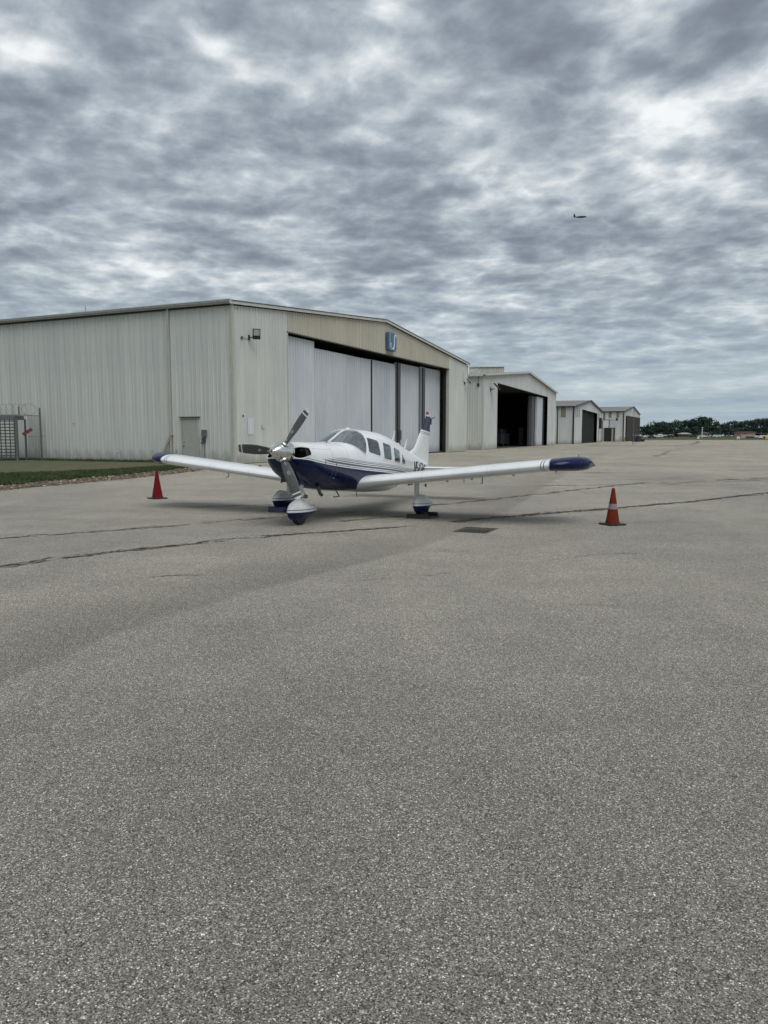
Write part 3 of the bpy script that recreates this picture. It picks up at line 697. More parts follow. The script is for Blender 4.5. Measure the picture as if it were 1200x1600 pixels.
# things standing just inside the open door
def in_h2(a, b):
    q = Vector((11.92, 92.85)) + Vector((.36604, .93060)) * a + Vector((-.93060, .36604)) * b; return (q.x, q.y, .02)
ob = empty('parked_vehicle', in_h2(32.5, 5.5), radians(69), label='dark vehicle barely visible inside the open hangar', cat='vehicle')
M_DKV = simple('dark_vehicle_paint', (.025, .03, .04), .5)
MB().box((0, 0, 1.2), (6.0, 2.2, 1.7)).build('body', M_DKV, ob, bevel=.15); MB().box((-.8, 0, 2.35), (3.8, 2.0, .75)).build('cab', M_BLACK, ob, bevel=.15)
for sx in (-2, 2):
    for sy in (-1, 1): MB().lathe([(.42, -.12), (.45, -.1), (.45, .1), (.42, .12)], (sx, sy, .45), (0, 1, 0), 16).build('wheel', M_RUBBER, ob)
q = in_h2(41.0, 3.6)
ob = empty('storage_cabinet', q, radians(69), label='tall pale cabinet standing inside the open hangar', cat='cabinet')
MB().box((0, 0, 1.6), (1.3, .8, 3.0)).build('body', M_GALV, ob, bevel=.03); MB().box((0, -.42, 1.6), (.04, .03, 2.8)).build('door_gap', M_BLACK, ob)

M_DKG = M_DOORDK
h3, L3, rf3 = hangar((38.53, 156.80), (58.66, 209.1), 7.55, 9.85, 8.2, 40, 13.2, 45.8, 7.45, 'smaller pale hangar with a closed dark green door, third from the left', M_SIDE2, M_ROOF, M_DARKTRIM_SHADE)
mb = MB(); clad(mb, 13.2, 29.2, .5, 'x', -1, lambda a: .05, lambda a: 7.4, pitch=.6, depth=2); mb.build('door_leaf', M_DKG, h3)
mb = MB(); clad(mb, 29.2, 45.8, .8, 'x', -1, lambda a: .05, lambda a: 7.4, pitch=.6, depth=2); mb.build('door_leaf', M_DKG, h3)
for a, z, w_, m_ in ((2.0, 6.6, .9, M_STEELDK), (4.7, 6.6, .9, M_STEELDK), (8.0, 6.6, .9, M_STEELDK), (48.0, 6.5, 1.0, M_STEELDK), (51.0, 6.5, 1.0, M_STEELDK)):
    MB().box((a, -.03, z), (w_, .05, 2.0)).build('window', M_GALV, h3)
MB().box((4.2, -.05, 2.2), (.5, .06, 2.2)).build('notice', M_WHITEP, h3)
MB().box((51.0, -.4, 5.0), (1.6, .6, 2.8)).build('window', M_BLACK, h3)
MB().box((50.5, -.04, 1.6), (.9, .06, 3.0)).build('side_door', M_GALV, h3)
MB().box((-.05, 2.15, 6.45), (.06, .95, 1.9)).build('skylight_panel', M_FLAP, h3)
MB().box((-.05, 3.9, 6.3), (.06, .4, 2.4)).build('skylight_panel', M_GALV, h3)
for b in (.12, 3.25): MB().box((-.14, b, 3.75), (.20, .14 if b > 1 else .2, 7.5)).build('downspout', M_DARKTRIM_SHADE, h3)
h4, L4, rf4 = hangar((70.81, 228.14), (93.40, 282.8), 8.80, 11.15, 9.3, 40, 5.2, 56.6, 7.75, 'farthest pale hangar with a brown-grey door and a covered side entrance', M_SIDE2, M_ROOF, M_DARKTRIM_SHADE)
M_DKB = simple('brown_grey_door', (.045, .042, .038), .6)
mb = MB(); clad(mb, 4.6, 58.5, -.3, 'x', -1, lambda a: .05, lambda a: 7.75 + (a - 4.6) * .008, pitch=.9, depth=2); mb.build('door_leaf', M_DKB, h4)
for b in (4.45, 2.25): MB().box((-.06, b - .45, 7.9), (.06, .85, 1.6)).build('skylight_panel', M_FLAP, h4)
MB().box((-.06, 5.7, 7.4), (.06, .5, 2.6)).build('skylight_panel', M_GALV, h4)
for b in (.12, ): MB().box((-.2, b, 4.2), (.3, .2, 8.4)).build('downspout', M_DARKTRIM_SHADE, h4)
MB().box((-.2, 4.0, 2.05), (.3, 3.1, 4.0)).build('entrance', M_BLACK, h4)
MB().box((-.25, 3.15, 1.95), (.3, .5, 3.7)).build('entrance_post', M_BROWN, h4)
MB().box((-.25, 5.8, 2.0), (.3, .5, 3.9)).build('entrance_post', M_BROWN, h4)
mb = MB(); mb.box((-.35, 4.85, 6.42), (.12, 2.6, .10)); mb.box((-.35, 6.05, 5.2), (.12, .12, 2.4)); mb.box((-.35, 4.2, 5.2), (.12, .14, 2.4)); mb.build('awning_frame', M_BLACK, h4)
MB().box((-.32, 5.1, 5.2), (.06, 1.7, 2.2)).build('awning_panel', M_WHITEP, h4)
mb = MB(); mb.bar((-.3, 3.5, 6.4), (-1.2, 2.0, 6.2), .08, .08); mb.box((-1.3, 1.9, 6.5), (.5, .6, .7)); mb.build('floodlight', M_BLACK, h4)

# bollards, golf cart, tug beside hangar 4
for i, (x, y, h_, lab) in enumerate(((67.2, 219.5, 1.45, 'yellowish bollard standing left of the farthest hangar downspout'), (68.9, 221.0, 1.3, 'yellowish bollard at the corner of the farthest hangar'))):
    MB().lathe([(.16, 0), (.16, h_), (.10, h_ + .08), (.0, h_ + .1)], (0, 0, 0), n=12).build('bollard', simple('faded_yellow', (.30, .29, .16), .6), label=lab, cat='bollard', group='bollards by the farthest hangar').location = (x, y, 0)
def wheel(parent, x, y, r, w, name='wheel', m=None):
    return MB().lathe([(r * .55, -w / 2), (r * .92, -w / 2), (r, -w * .3), (r, w * .3), (r * .92, w / 2), (r * .55, w / 2)], (x, y, r), (0, 1, 0), 18).build(name, m or M_RUBBER, parent)
gc = empty('golf_cart', (69.9, 214.0, 0), radians(200), label='golf cart with a white roof parked before the brown-grey hangar door', cat='golf cart')
mb = MB(); mb.box((0, 0, .45), (2.2, 1.15, .18)); mb.box((.85, 0, .72), (.5, 1.1, .42)); mb.box((-.35, 0, .70), (.8, 1.1, .34)); mb.build('body', M_DKV, gc, bevel=.06)
MB().box((-.55, 0, 1.05), (.14, 1.05, .5)).build('seat', M_BLACK, gc, bevel=.04)
MB().box((-.05, 0, 1.88), (1.75, 1.2, .07)).build('roof', M_WHITEP, gc, bevel=.03)
for sx in (-.8, .72):
    for sy in (-.52, .52): MB().tube([(sx, sy, .6), (sx * .95, sy, 1.86)], .022, 6).build('roof_post', M_BLACK, gc)
for sx in (-.75, .75):
    for sy in (-.5, .5): wheel(gc, sx, sy, .24, .2)
tg = empty('utility_cart', (73.6, 222.0, 0), radians(190), label='dark open utility cart parked behind the white-roofed golf cart', cat='cart')
mb = MB(); mb.box((0, 0, .65), (2.6, 1.3, .4)); mb.box((.2, 0, 1.15), (.9, 1.2, .7)); mb.build('body', M_DKV, tg, bevel=.06)
mb = MB(); mb.tube([(.6, .5, 1.2), (.5, .5, 2.0), (-.4, .5, 2.0), (-.5, .5, 1.2)], .03, 6); mb.tube([(.6, -.5, 1.2), (.5, -.5, 2.0), (-.4, -.5, 2.0), (-.5, -.5, 1.2)], .03, 6); mb.build('roll_bar', M_BLACK, tg)
for sx in (-.85, .85):
    for sy in (-.6, .6): wheel(tg, sx, sy, .3, .24)
# thin light mast standing out on the apron
lm = empty('light_mast', (46.9, 145.2, 0), 0, label='slim grey light mast standing on the apron in front of the farthest hangar', cat='light mast')
MB().tube([(0, 0, 0), (0, 0, 6.3)], [.07, .045], 8).build('pole', M_GALV, lm)
mb = MB(); mb.box((.12, 0, 6.36), (.42, .2, .12)); mb.bar((0, 0, 6.0), (-.5, 0, 6.2), .03, .03); mb.build('lamp_head', M_GALV, lm)

# ------------------------------------------------------------------ full-height turnstile gate and fence
M_GALV2 = simple('dull_galvanised_steel', (.10, .105, .105), .5, .4, var=.2)
ts = empty('turnstile_gate', (-24.45, 50.0, .05), 0, label='full-height galvanised turnstile with horizontal bars set in the fence at the left', cat='turnstile')
def cage(mb, x0, x1, y, z0, z1, nx, nz, r=.02):
    for k_ in range(nx): x = x0 + (x1 - x0) * k_ / (nx - 1); mb.tube([(x, y, z0), (x, y, z1)], r, 6)
MB().box((-.9, 0, 2.78), (3.55, 1.3, .26)).build('top_beam', M_GALV, ts, bevel=.01)
mb = MB(); mb.box((.95, -.6, 1.35), (.13, .13, 2.7)); mb.build('post', M_GALV, ts)
mb = MB(); mb.box((-.72, -.6, 1.35), (.13, .13, 2.7)); mb.build('post', M_GALV, ts)
mb = MB(); mb.box((.95, .6, 1.35), (.10, .10, 2.7)); mb.build('post', M_GALV, ts)
barm = None
for k_ in range(13):                                                 # fixed cage: horizontal bars
    z = .16 + k_ * .20
    if barm is None: o = MB().tube([(-.66, -.6, 0), (.90, -.6, 0)], .034, 6).build('cage_bar', M_GALV2, ts); barm = o
    else: o = barm.copy(); C.objects.link(o); o.parent = ts
    o.location = (0, 0, z)
for k_ in range(5):
    x = -.40 + k_ * .30
    MB().tube([(x, -.57, .05), (x, -.57, 2.65)], .034, 6).build('upright_bar', M_GALV2, ts)
MB().tube([(-1.75, 0, .02), (-1.75, 0, 2.66)], .06, 10).build('rotor_post', M_GALV, ts)
arm = None
for k_ in range(19):
    for w_ in range(3):
        a = radians(90 + 120 * w_ + 20); d = (cos(a) * .95, sin(a) * .95)
        if arm is None: o = MB().tube([(0, 0, 0), (.95, 0, 0)], .03, 6).build('rotor_arm', M_GALV2, ts); arm = o
        else: o = arm.copy(); C.objects.link(o); o.parent = ts
        o.location = (-1.75, 0, .14 + k_ * .135); o.rotation_euler = (0, 0, a)
fe = empty('security_fence', (-24.45, 50.2, 0), 0, label='chain-link fence panel with coiled razor wire joining the turnstile to the hangar wall', cat='fence')
MB().tube([(1.75, .9, 0), (1.72, .9, 3.5)], .055, 10).build('post', M_GALV, fe)
MB().tube([(.62, .3, 2.9), (.62, .3, 3.55)], .045, 10).build('post', M_GALV, fe)
mb = MB(); mb.tube([(-3.5, .2, 3.02), (.62, .3, 3.02), (1.74, .9, 2.98)], .025, 8); mb.tube([(1.05, .5, 1.62), (1.95, 1.0, 1.62)], .02, 8); mb.build('rail', M_GALV, fe)
mb = MB()
for k_ in range(14):
    t0 = k_ / 14
    for dr_ in (1, -1):
        p0 = Vector((1.05, .5, 0)).lerp(Vector((1.73, .9, 0)), t0)
        zz = .1
        a = 0 if dr_ == 1 else 1
        pts = []
        for s_ in range(40):
            tt = (t0 + dr_ * s_ * .0724) % 2.0; tt = tt if tt <= 1 else 2 - tt
            p_ = Vector((1.05, .5, 0)).lerp(Vector((1.73, .9, 0)), tt); pts.append((p_.x, p_.y, .1 + s_ * .074))
        mb.tube(pts, .0035, 3, False)
mb.build('chain_link', M_GALV, fe, kind='stuff')
mb = MB()
for k_ in range(12):
    cx = -3.6 + k_ * .42; pts = []
    for s_ in range(25):
        a = 2 * pi * s_ / 24; rr = .36; tw = radians(62)
        pts.append((cx + .30 + rr * cos(a) * (.35 if k_ < 11 else 1), .25 + rr * cos(a) * .8, 3.38 + rr * sin(a)))
    mb.tube(pts, .010, 4, False)
mb.build('razor_wire', M_GALV, fe)
rot = Matrix.Rotation(radians(-33), 3, 'Y')
sgn_ = empty('fence_sign', (-23.30, 50.45, 1.93), radians(20), label='small dark red sign hanging slantwise on the fence next to the turnstile', cat='sign')
MB().box((0, 0, 0), (.66, .02, .20), rot).build('board', simple('sign_red', (.13, .014, .022), .5), sgn_)
mb = MB()
for k_ in range(7):
    if k_ == 3: continue
    c_ = rot @ Vector((-.225 + k_ * .075, -.013, 0)); mb.box(c_, (.035, .006, .065), rot)
mb.build('faded_lettering', simple('faded_pink', (.36, .16, .17), .6), sgn_)

# ------------------------------------------------------------------ traffic cones
M_CONE = simple('faded_orange_cone', (.130, .021, .009), .8, var=.3, vscale=9, spec=.15)
M_CONER = simple('deep_red_cone', (.130, .007, .010), .8, var=.25, vscale=9, spec=.15)
M_REFL = simple('worn_reflective_tape', (.23, .19, .19), .5, var=.25, vscale=20)
def cone(loc, m, h, r, band, label, lean=0, top=True):
    c_ = empty('traffic_cone', loc, random.uniform(0, 1), label=label, cat='traffic cone', group='traffic cones beside the wing tips')
    prof = [(r, .035), (r * .97, .05), (r * .9, .075), (.026, h), (.014, h), (.012, h - .03), (r * .8, .05)]
    MB().lathe(prof, n=28).build('cone_body', m, c_, smooth=True)
    n_ = 4; b = MB(); bw = r * 1.32
    b.box((0, 0, .018), (bw * 2, bw * 2, .034)); b.build('base', M_BLACK, c_, bevel=.012)
    if band:
        def rad(z): return r * .9 + (.026 - r * .9) * (z - .075) / (h - .075)
        za, zb_ = band; MB().lathe([(rad(za) + .003, za), (rad(zb_) + .003, zb_), (rad(zb_) - .004, zb_), (rad(za) - .004, za)], n=28).build('reflective_band', M_REFL, c_, smooth=True)
    c_.rotation_euler.x = lean
    return c_
cone((4.28, 14.30, 0), M_CONE, .690, .135, (.30, .40), 'faded orange cone with a pale band beside the blue wing tip at the right')
cone((-6.02, 20.35, 0), M_CONER, .735, .150, None, 'plain deep red cone without a band beside the far wing tip at the left')

# ------------------------------------------------------------------ the propeller aeroplane
YAW = radians(246.877); AP = radians(2.23)
fx, fy = cos(YAW), sin(YAW)
fwd = Vector((fx, fy, 0)); lft = Vector((-fy, fx, 0)); upv = Vector((0, 0, 1))
f2 = fwd * cos(AP) + upv * sin(AP); u2 = upv * cos(AP) - fwd * sin(AP)
O0 = Vector((-1.9606, 13.4281, 0))
def bw(s_, y, z): return O0 - fwd * 3.17 + lft * y + upv * .25 + f2 * (3.17 - s_) + u2 * (z - .25)
ac = empty('propeller_aeroplane', label='white and navy single-engine low-wing aeroplane parked nose-on between the two cones', cat='aeroplane')
ac.matrix_world = Matrix.Translation(bw(3.17, 0, 0)) @ Matrix((f2, lft, u2)).transposed().to_4x4()
def P(s_, y, z): return (3.17 - s_, y, z)                             # s: metres aft of the datum

tab = np.array([  # s, ztop, zbot, halfwidth, zwide, nu, nl
 (.34, 1.385, 1.140, .20, 1.27, 2.0, 2.0), (.37, 1.410, 1.060, .30, 1.26, 2.1, 2.0), (.42, 1.432, .975, .375, 1.22, 2.3, 2.1), (.50, 1.445, .895, .425, 1.17, 2.5, 2.2), (.65, 1.455, .790, .465, 1.12, 2.7, 2.3),
 (.95, 1.462, .670, .505, 1.08, 2.9, 2.5), (1.30, 1.470, .600, .535, 1.06, 3.0, 2.7), (1.70, 1.478, .555, .565, 1.05, 3.0, 2.9), (2.08, 1.482, .525, .590, 1.03, 3.3, 3.0),
 (2.28, 1.565, .520, .600, 1.02, 3.1, 3.2), (2.60, 1.700, .515, .610, 1.02, 2.65, 3.4), (2.80, 1.765, .515, .615, 1.02, 2.65, 3.4), (3.0, 1.795, .515, .615, 1.02, 2.65, 3.4), (3.45, 1.805, .52, .61, 1.02, 2.65, 3.4), (4.0, 1.785, .54, .585, 1.01, 2.6, 3.3),
 (4.45, 1.745, .57, .555, 1.01, 2.5, 3.1), (5.0, 1.660, .62, .49, 1.01, 2.4, 2.9), (5.5, 1.565, .68, .42, 1.01, 2.3, 2.7), (6.25, 1.425, .775, .315, 1.02, 2.2, 2.5), (7.0, 1.285, .87, .205, 1.03, 2.1, 2.3), (7.6, 1.165, .94, .115, 1.03, 2.0, 2.0), (7.9, 1.10, .98, .055, 1.03, 2.0, 2.0), (7.97, 1.05, 1.01, .015, 1.03, 2, 2)])
def smooth_tab():
    s_ = np.arange(.34, 7.971, .01); out = [s_]
    for c_ in range(1, 7):
        y = np.interp(s_, tab[:, 0], tab[:, c_]); yy = np.concatenate([np.full(8, y[0]) - (y[8:0:-1] - y[0]), y, np.full(8, y[-1])])
        k_ = np.array([1, 2, 3, 4, 5, 4, 3, 2, 1], float); k_ /= k_.sum()
        z = np.convolve(yy, k_, 'same')[8:-8]; z2 = np.convolve(np.concatenate([np.full(4, z[0]), z, np.full(4, z[-1])]), k_, 'same')[4:-4]
        w_ = np.clip((s_ - .45) / .3, 0, 1); out.append(y * (1 - w_) + z2 * w_)
    return np.array(out)
ST = smooth_tab()
def sec(s_): return [float(np.interp(s_, ST[0], ST[c_])) for c_ in range(1, 7)]
def surf(s_, phi, off=0.0):
    """phi: 0 = left side (+y), 90 deg = top, -90 = bottom, 180 = right side"""
    zt, zb, hw, zw, nu, nl = sec(s_)
    c_, q = cos(phi), sin(phi); n_ = nu if q >= 0 else nl; hz_ = (zt - zw) if q >= 0 else (zw - zb)
    y = hw * math.copysign(abs(c_) ** (2 / n_), c_); z = zw + hz_ * math.copysign(abs(q) ** (2 / n_), q)
    if off:
        ny = math.copysign(abs(c_) ** (2 - 2 / n_), c_) / hw; nz = math.copysign(abs(q) ** (2 - 2 / n_), q) / hz_; l_ = sqrt(ny * ny + nz * nz) or 1
        y += off * ny / l_; z += off * nz / l_
    return (s_, y, z)
def side_y(s_, z, off=0.0):
    zt, zb, hw, zw, nu, nl = sec(s_)
    n_ = nu if z >= zw else nl; h_ = (zt - zw) if z >= zw else (zw - zb); t = min(.9999, abs(z - zw) / h_)
    return hw * (1 - t ** n_) ** (1 / n_) + off
# windscreen limits
def ws_plane(s_): return 1.478 - .42 * (s_ - 2.11)
def ws_back(z): return 2.63 + .29 * min(1, max(0, (z - 1.27) / .52)) ** .85
def in_ws(s_, y, z, m=0.0): return s_ > 2.07 and z > ws_plane(s_) - .006 + m and s_ < ws_back(z) - m
# side windows in (s, z): bottom-front, bottom-rear, top-rear, top-front
wins = [[(2.74, 1.31), (3.39, 1.225), (3.40, 1.575), (2.88, 1.635)], [(3.53, 1.19), (4.05, 1.145), (4.12, 1.50), (3.62, 1.555)],
        [(4.20, 1.125), (4.68, 1.085), (4.74, 1.39), (4.27, 1.47)], [(4.79, 1.085), (5.16, 1.06), (5.10, 1.18), (4.86, 1.345)]]
def outline(q, n=10, r=.22):
    pts = []
    for i in range(4):
        p0, p1, p2 = Vector(q[i - 1]), Vector(q[i]), Vector(q[(i + 1) % 4])
        a = p1.lerp(p0, r * min(1, .34 / max(.01, (p0 - p1).length))); b = p1.lerp(p2, r * min(1, .34 / max(.01, (p2 - p1).length)))
        a = p1 + (p0 - p1) * min(.45, .075 / (p0 - p1).length); b = p1 + (p2 - p1) * min(.45, .075 / (p2 - p1).length)
        for k_ in range(n): t = k_ / (n - 1); pts.append((a * (1 - t) ** 2 + p1 * 2 * t * (1 - t) + b * t * t))
    return pts
wout = [outline(q) for q in wins]
def scaled(poly, d):   # offset polygon inwards by d about its centroid
    c_ = sum(poly, Vector((0, 0))) / len(poly)
    return [p + (c_ - p).normalized() * d for p in poly]
wcut = [scaled(p, .008) for p in wout]
def in_inlet(s_, y, z): return s_ < .60 and ((abs(y) - .315) / .140) ** 2 + ((z - 1.255) / .105) ** 2 < 1
# fuselage shell
ss = list(np.arange(.34, .72, .012)) + list(np.arange(.72, 2.05, .03)) + list(np.arange(2.05, 5.2, .0135)) + list(np.arange(5.2, 7.97, .05)) + [7.97]
NP = 260
mb = MB(); phis = [2 * pi * k_ / NP - pi / 2 for k_ in range(NP)]
for s_ in ss:
    for ph in phis: mb.v.append(P(*surf(s_, ph)))
for i in range(len(ss) - 1):
    sm_ = (ss[i] + ss[i + 1]) / 2
    for k_ in range(NP):
        k2 = (k_ + 1) % NP; ph = phis[k_] + pi / NP; _, y, z = surf(sm_, ph)
        if in_inlet(sm_, y, z) or in_ws(sm_, y, z): continue
        if 2.6 < sm_ < 5.2 and z > 1.04 and any(in_poly(sm_, z, w_) for w_ in wcut): continue
        mb.f.append((i * NP + k_, i * NP + k2, (i + 1) * NP + k2, (i + 1) * NP + k_))
def paint_body():
    g = G('aircraft_paint_fuselage'); p = g.pos(); x, y, z = g.sep(p)
    s_ = g.math('SUBTRACT', 3.17, x)
    # blue/white boundary height as a curve of s
    fc = g.n('ShaderNodeFloatCurve'); cv = fc.mapping.curves[0]
    pts = [(0, 1.165), (.45, 1.135), (.8, 1.085), (1.32, 1.03), (2.38, .955), (4.1, .875), (5.4, .80), (8.0, .66)]
    q_ = [(a / 8.0, b - .5) for a, b in pts]
    cv.points[0].location = q_[0]; cv.points[1].location = q_[-1]
    for a in q_[1:-1]: cv.points.new(*a)
    fc.mapping.update(); g.l(g.math('DIVIDE', s_, 8.0), fc.inputs['Value'])
    t = g.math('SUBTRACT', z, g.math('ADD', fc.outputs[0], .5))
    white = g.ramp(g.noise(p, 3, 5), [(.3, (.74, .77, .785)), (.7, (.81, .83, .84))])
    navy = (.0025, .0085, .052)
    grey = (.12, .15, .19)
    def band(lo, hi, start, w=.0015):
        a = g.rng(t, lo - w, lo + w); b = g.rng(t, hi - w, hi + w, 1, 0); c_ = g.rng(g.math('SUBTRACT', s_, g.math('MULTIPLY', g.math('SUBTRACT', hi, t), 4.0)), start - .3, start, 0, 1)
        return g.math('MULTIPLY', g.math('MULTIPLY', a, b), c_)
    col = g.mix(g.rng(t, -.002, .002, 1, 0), white, navy)
    col = g.mix(band(.022, .032, .3), col, navy)
    col = g.mix(band(.052, .090, 1.1), col, grey)
    col = g.mix(band(.108, .122, 1.3), col, navy)
    col = g.mix(band(.142, .156, 1.5), col, grey)
    col = g.mix(band(.172, .180, 1.7), col, navy)
    # cowl joints and panel seams: thin dark lines where sheets meet
    for sx in (1.28, 1.86):
        d = g.math('ABSOLUTE', g.math('SUBTRACT', s_, sx)); col = g.mix(g.rng(d, .002, .005, .55, 0), col, (.10, .10, .11))
    for zz_, s0_, s1_ in ((1.33, .5, 1.28), (1.42, 1.3, 1.86)):
        d = g.math('ABSOLUTE', g.math('SUBTRACT', z, zz_)); w_ = g.math('MULTIPLY', g.rng(d, .0015, .004, .4, 0), g.math('MULTIPLY', g.rng(s_, s0_, s0_ + .01), g.rng(s_, s1_ - .01, s1_, 1, 0))); col = g.mix(w_, col, (.15, .15, .16))
    for sx in (3.47, 4.06, 5.25, 5.9, 6.6):
        d = g.math('ABSOLUTE', g.math('SUBTRACT', s_, sx)); col = g.mix(g.rng(d, .0015, .004, .35, 0), col, (.18, .18, .19))
    # door outline on the left side near the rear seats
    soot = g.math('MULTIPLY', g.rng(g.noise(g.map(p, (.7, 4, 3)), 2.5, 5), .42, .7), g.math('MULTIPLY', g.rng(s_, 1.2, 1.5), g.rng(z, .62, .80, .5, 0)))
    col = g.mix(soot, col, (.035, .032, .030))
    grime = g.noise(g.map(p, (1, 1, 3)), 4, 6, .7); col = g.mix(g.rng(grime, .55, .8, 0, .18), col, (.20, .19, .17))
    bf = g.n('ShaderNodeNewGeometry').outputs['Backfacing']
    col = g.mix(bf, col, (.06, .06, .062))
    g.out(col, g.math('ADD', .16, g.math('MULTIPLY', bf, .6)), 0, .30, .05)
    g.b.inputs['Coat Roughness'].default_value = .06
    g.bump(g.noise(p, 9, 3), .02, .02)
    return g.m
M_BODY = paint_body()
fu = mb.build('fuselage', M_BODY, ac, smooth=True)
for pl in fu.data.polygons: pass

def glass_mat(name, tint, refl=.0):
    g = G(name); t = g.t
    tr = g.n('ShaderNodeBsdfTransparent'); tr.inputs[0].default_value = (*tint, 1)
    gl = g.n('ShaderNodeBsdfGlossy'); gl.inputs['Roughness'].default_value = .03; gl.inputs[0].default_value = (.9, .93, .95, 1)
    fr = g.n('ShaderNodeFresnel'); fr.inputs[0].default_value = 1.55
    f_ = g.math('ADD', g.math('MULTIPLY', fr.outputs[0], 1.5), refl, clamp=True)
    mx = g.n('ShaderNodeMixShader'); g.l(f_, mx.inputs[0]); g.l(tr.outputs[0], mx.inputs[1]); g.l(gl.outputs[0], mx.inputs[2])
    nz = g.n('ShaderNodeBump'); g.l(g.noise(g.pos(), 3.5, 3), nz.inputs['Height']); nz.inputs['Strength'].default_value = .02; nz.inputs['Distance'].default_value = .02
    g.l(nz.outputs[0], gl.inputs['Normal'])
    g.l(mx.outputs[0], t.nodes['Material Output'].inputs[0]); t.nodes.remove(g.b); return g.m
M_GLASS = glass_mat('tinted_acrylic', (.20, .22, .22), .03)
M_WSG = glass_mat('windscreen_acrylic', (.50, .54, .55), .20)
M_WPAINT = simple('aircraft_white', (.76, .785, .795), .22, var=.05, vscale=3, coat=.5)
M_NAVY = simple('aircraft_navy', (.0025, .0085, .052), .22, var=.05, coat=0, spec=.3)
M_SEAL = simple('window_seal', (.05, .05, .055), .6)
for side in (1, -1):
    for wi, po in enumerate(wout):
        rings = []; cen = sum(po, Vector((0, 0))) / len(po)
        for f_ in (0, .15, .35, .6, .85, 1.0): rings.append([c_ for c_ in [po[k_].lerp(cen, f_) for k_ in range(len(po))]])
        mbw = MB(); vs = []
        for r_ in rings:
            for p_ in r_: vs.append(P(p_.x, side * side_y(p_.x, p_.y, .001), p_.y))
        n_ = len(po); fs = [(i * n_ + k_, i * n_ + (k_ + 1) % n_, (i + 1) * n_ + (k_ + 1) % n_, (i + 1) * n_ + k_) for i in range(5) for k_ in range(n_)]
        mbw.add(vs, fs); wn_ = mbw.build('window', M_GLASS, ac, smooth=True)
        o1 = scaled(po, -.016); i1 = scaled(po, .018); fr_ = MB(); vs = []
        for r_, of in ((o1, .001), (o1, .006), (i1, .006), (i1, -.012)):
            for p_ in r_: vs.append(P(p_.x, side * side_y(p_.x, p_.y, of), p_.y))
        fr_.add(vs, [(i * n_ + k_, i * n_ + (k_ + 1) % n_, (i + 1) * n_ + (k_ + 1) % n_, (i + 1) * n_ + k_) for i in range(3) for k_ in range(n_)])
        fr_.build('frame', M_WPAINT, wn_, smooth=True)
    # windscreen half
    NA, NB = 60, 26; vs = []; rows = []
    lo_phi = None
    for a in range(NA + 1):
        ph = radians(89.2) - (radians(89.2) - radians(7)) * (a / NA)
        # s range where the surface lies inside the screen
        inside = [q for q in np.arange(2.08, 3.0, .004) if in_ws(q, *surf(q, ph)[1:], -.004)]
        if len(inside) < 3: break
        rows.append((ph, inside[0], inside[-1]))
    for ph, s0, s1 in rows:
        for b in range(NB + 1):
            _, y, z = surf(s0 + (s1 - s0) * b / NB, ph, .001); vs.append(P(s0 + (s1 - s0) * b / NB, side * y, z))
    n_ = NB + 1; mbw = MB().add(vs, [(i * n_ + k_, i * n_ + k_ + 1, (i + 1) * n_ + k_ + 1, (i + 1) * n_ + k_) for i in range(len(rows) - 1) for k_ in range(NB)])
    wsg = mbw.build('windscreen', M_WSG, ac, smooth=True)
    # rim strip hides the cut edge
    path = [surf(s0, ph, .004) for ph, s0, s1 in rows]; path2 = [surf(s1, ph, .004) for ph, s0, s1 in rows]
    pth = path + path2[::-1]; pts = [P(a, side * b, c_) for a, b, c_ in pth]
    # thin out
    q_ = [pts[0]]
    for p_ in pts[1:]:
        if (Vector(p_) - Vector(q_[-1])).length > .02: q_.append(p_)
    MB().tube(q_, .011, 6).build('frame', M_WPAINT, wsg, smooth=True)
mb = MB(); pts = [P(*surf(s_, pi / 2, .006)) for s_ in np.arange(2.10, 2.96, .04)]
mb.loft([[(p[0], y, p[2] + dz_) for y, dz_ in ((-.026, -.012), (-.02, .010), (.02, .010), (.026, -.012))] for p in pts]); mb.build('centre_post', M_WPAINT, ac, smooth=True)
mb = MB(); mb.lathe([(.0, 0), (.055, .0), (.05, .03), (.02, .042)], P(2.98, .0, 1.79)); mb.build('roof_fitting', M_WPAINT, ac, smooth=True)
# cabin interior
M_SEAT = simple('tan_upholstery', (.20, .17, .13), .8, var=.2, vscale=10)
mb = MB(); mb.box(P(2.28, 0, 1.20), (.30, 1.0, .42)); mb.build('instrument_panel', M_BLACK, ac, bevel=.04)
mb = MB(); mb.box(P(3.6, 0, .80), (3.0, 1.04, .05)); mb.box(P(5.2, 0, 1.02), (.06, .80, .5)); mb.build('cabin_floor', M_SEAL, ac)
for s_ in (3.12, 3.85, 4.5):
    for y in (-.27, .27):
        r_ = Matrix.Rotation(radians(-12), 3, 'Y')
        st = MB().box(P(s_ - .25, y, .98), (.48, .44, .14)).build('seat', M_SEAT, ac, bevel=.05)
        MB().box(P(s_ + .03, y, 1.27 - (s_ - 3.1) * .06), (.11, .42, .52), r_).build('backrest', M_SEAT, st, bevel=.04)
        if s_ < 3.5: MB().box(P(s_ + .06, y, 1.56), (.09, .22, .12), r_).build('headrest', M_SEAT, st, bevel=.03)
mb = MB()
for y in (-.27, .27):
    mb.tube([P(2.42, y, 1.22), P(2.55, y, 1.24)], .014, 8); mb.tube([P(2.55, y + .13 * sin(a), 1.26 + .12 * cos(a)) for a in np.linspace(-2.4, 2.4, 14)], .011, 6)
mb.build('control_yoke', M_BLACK, ac)
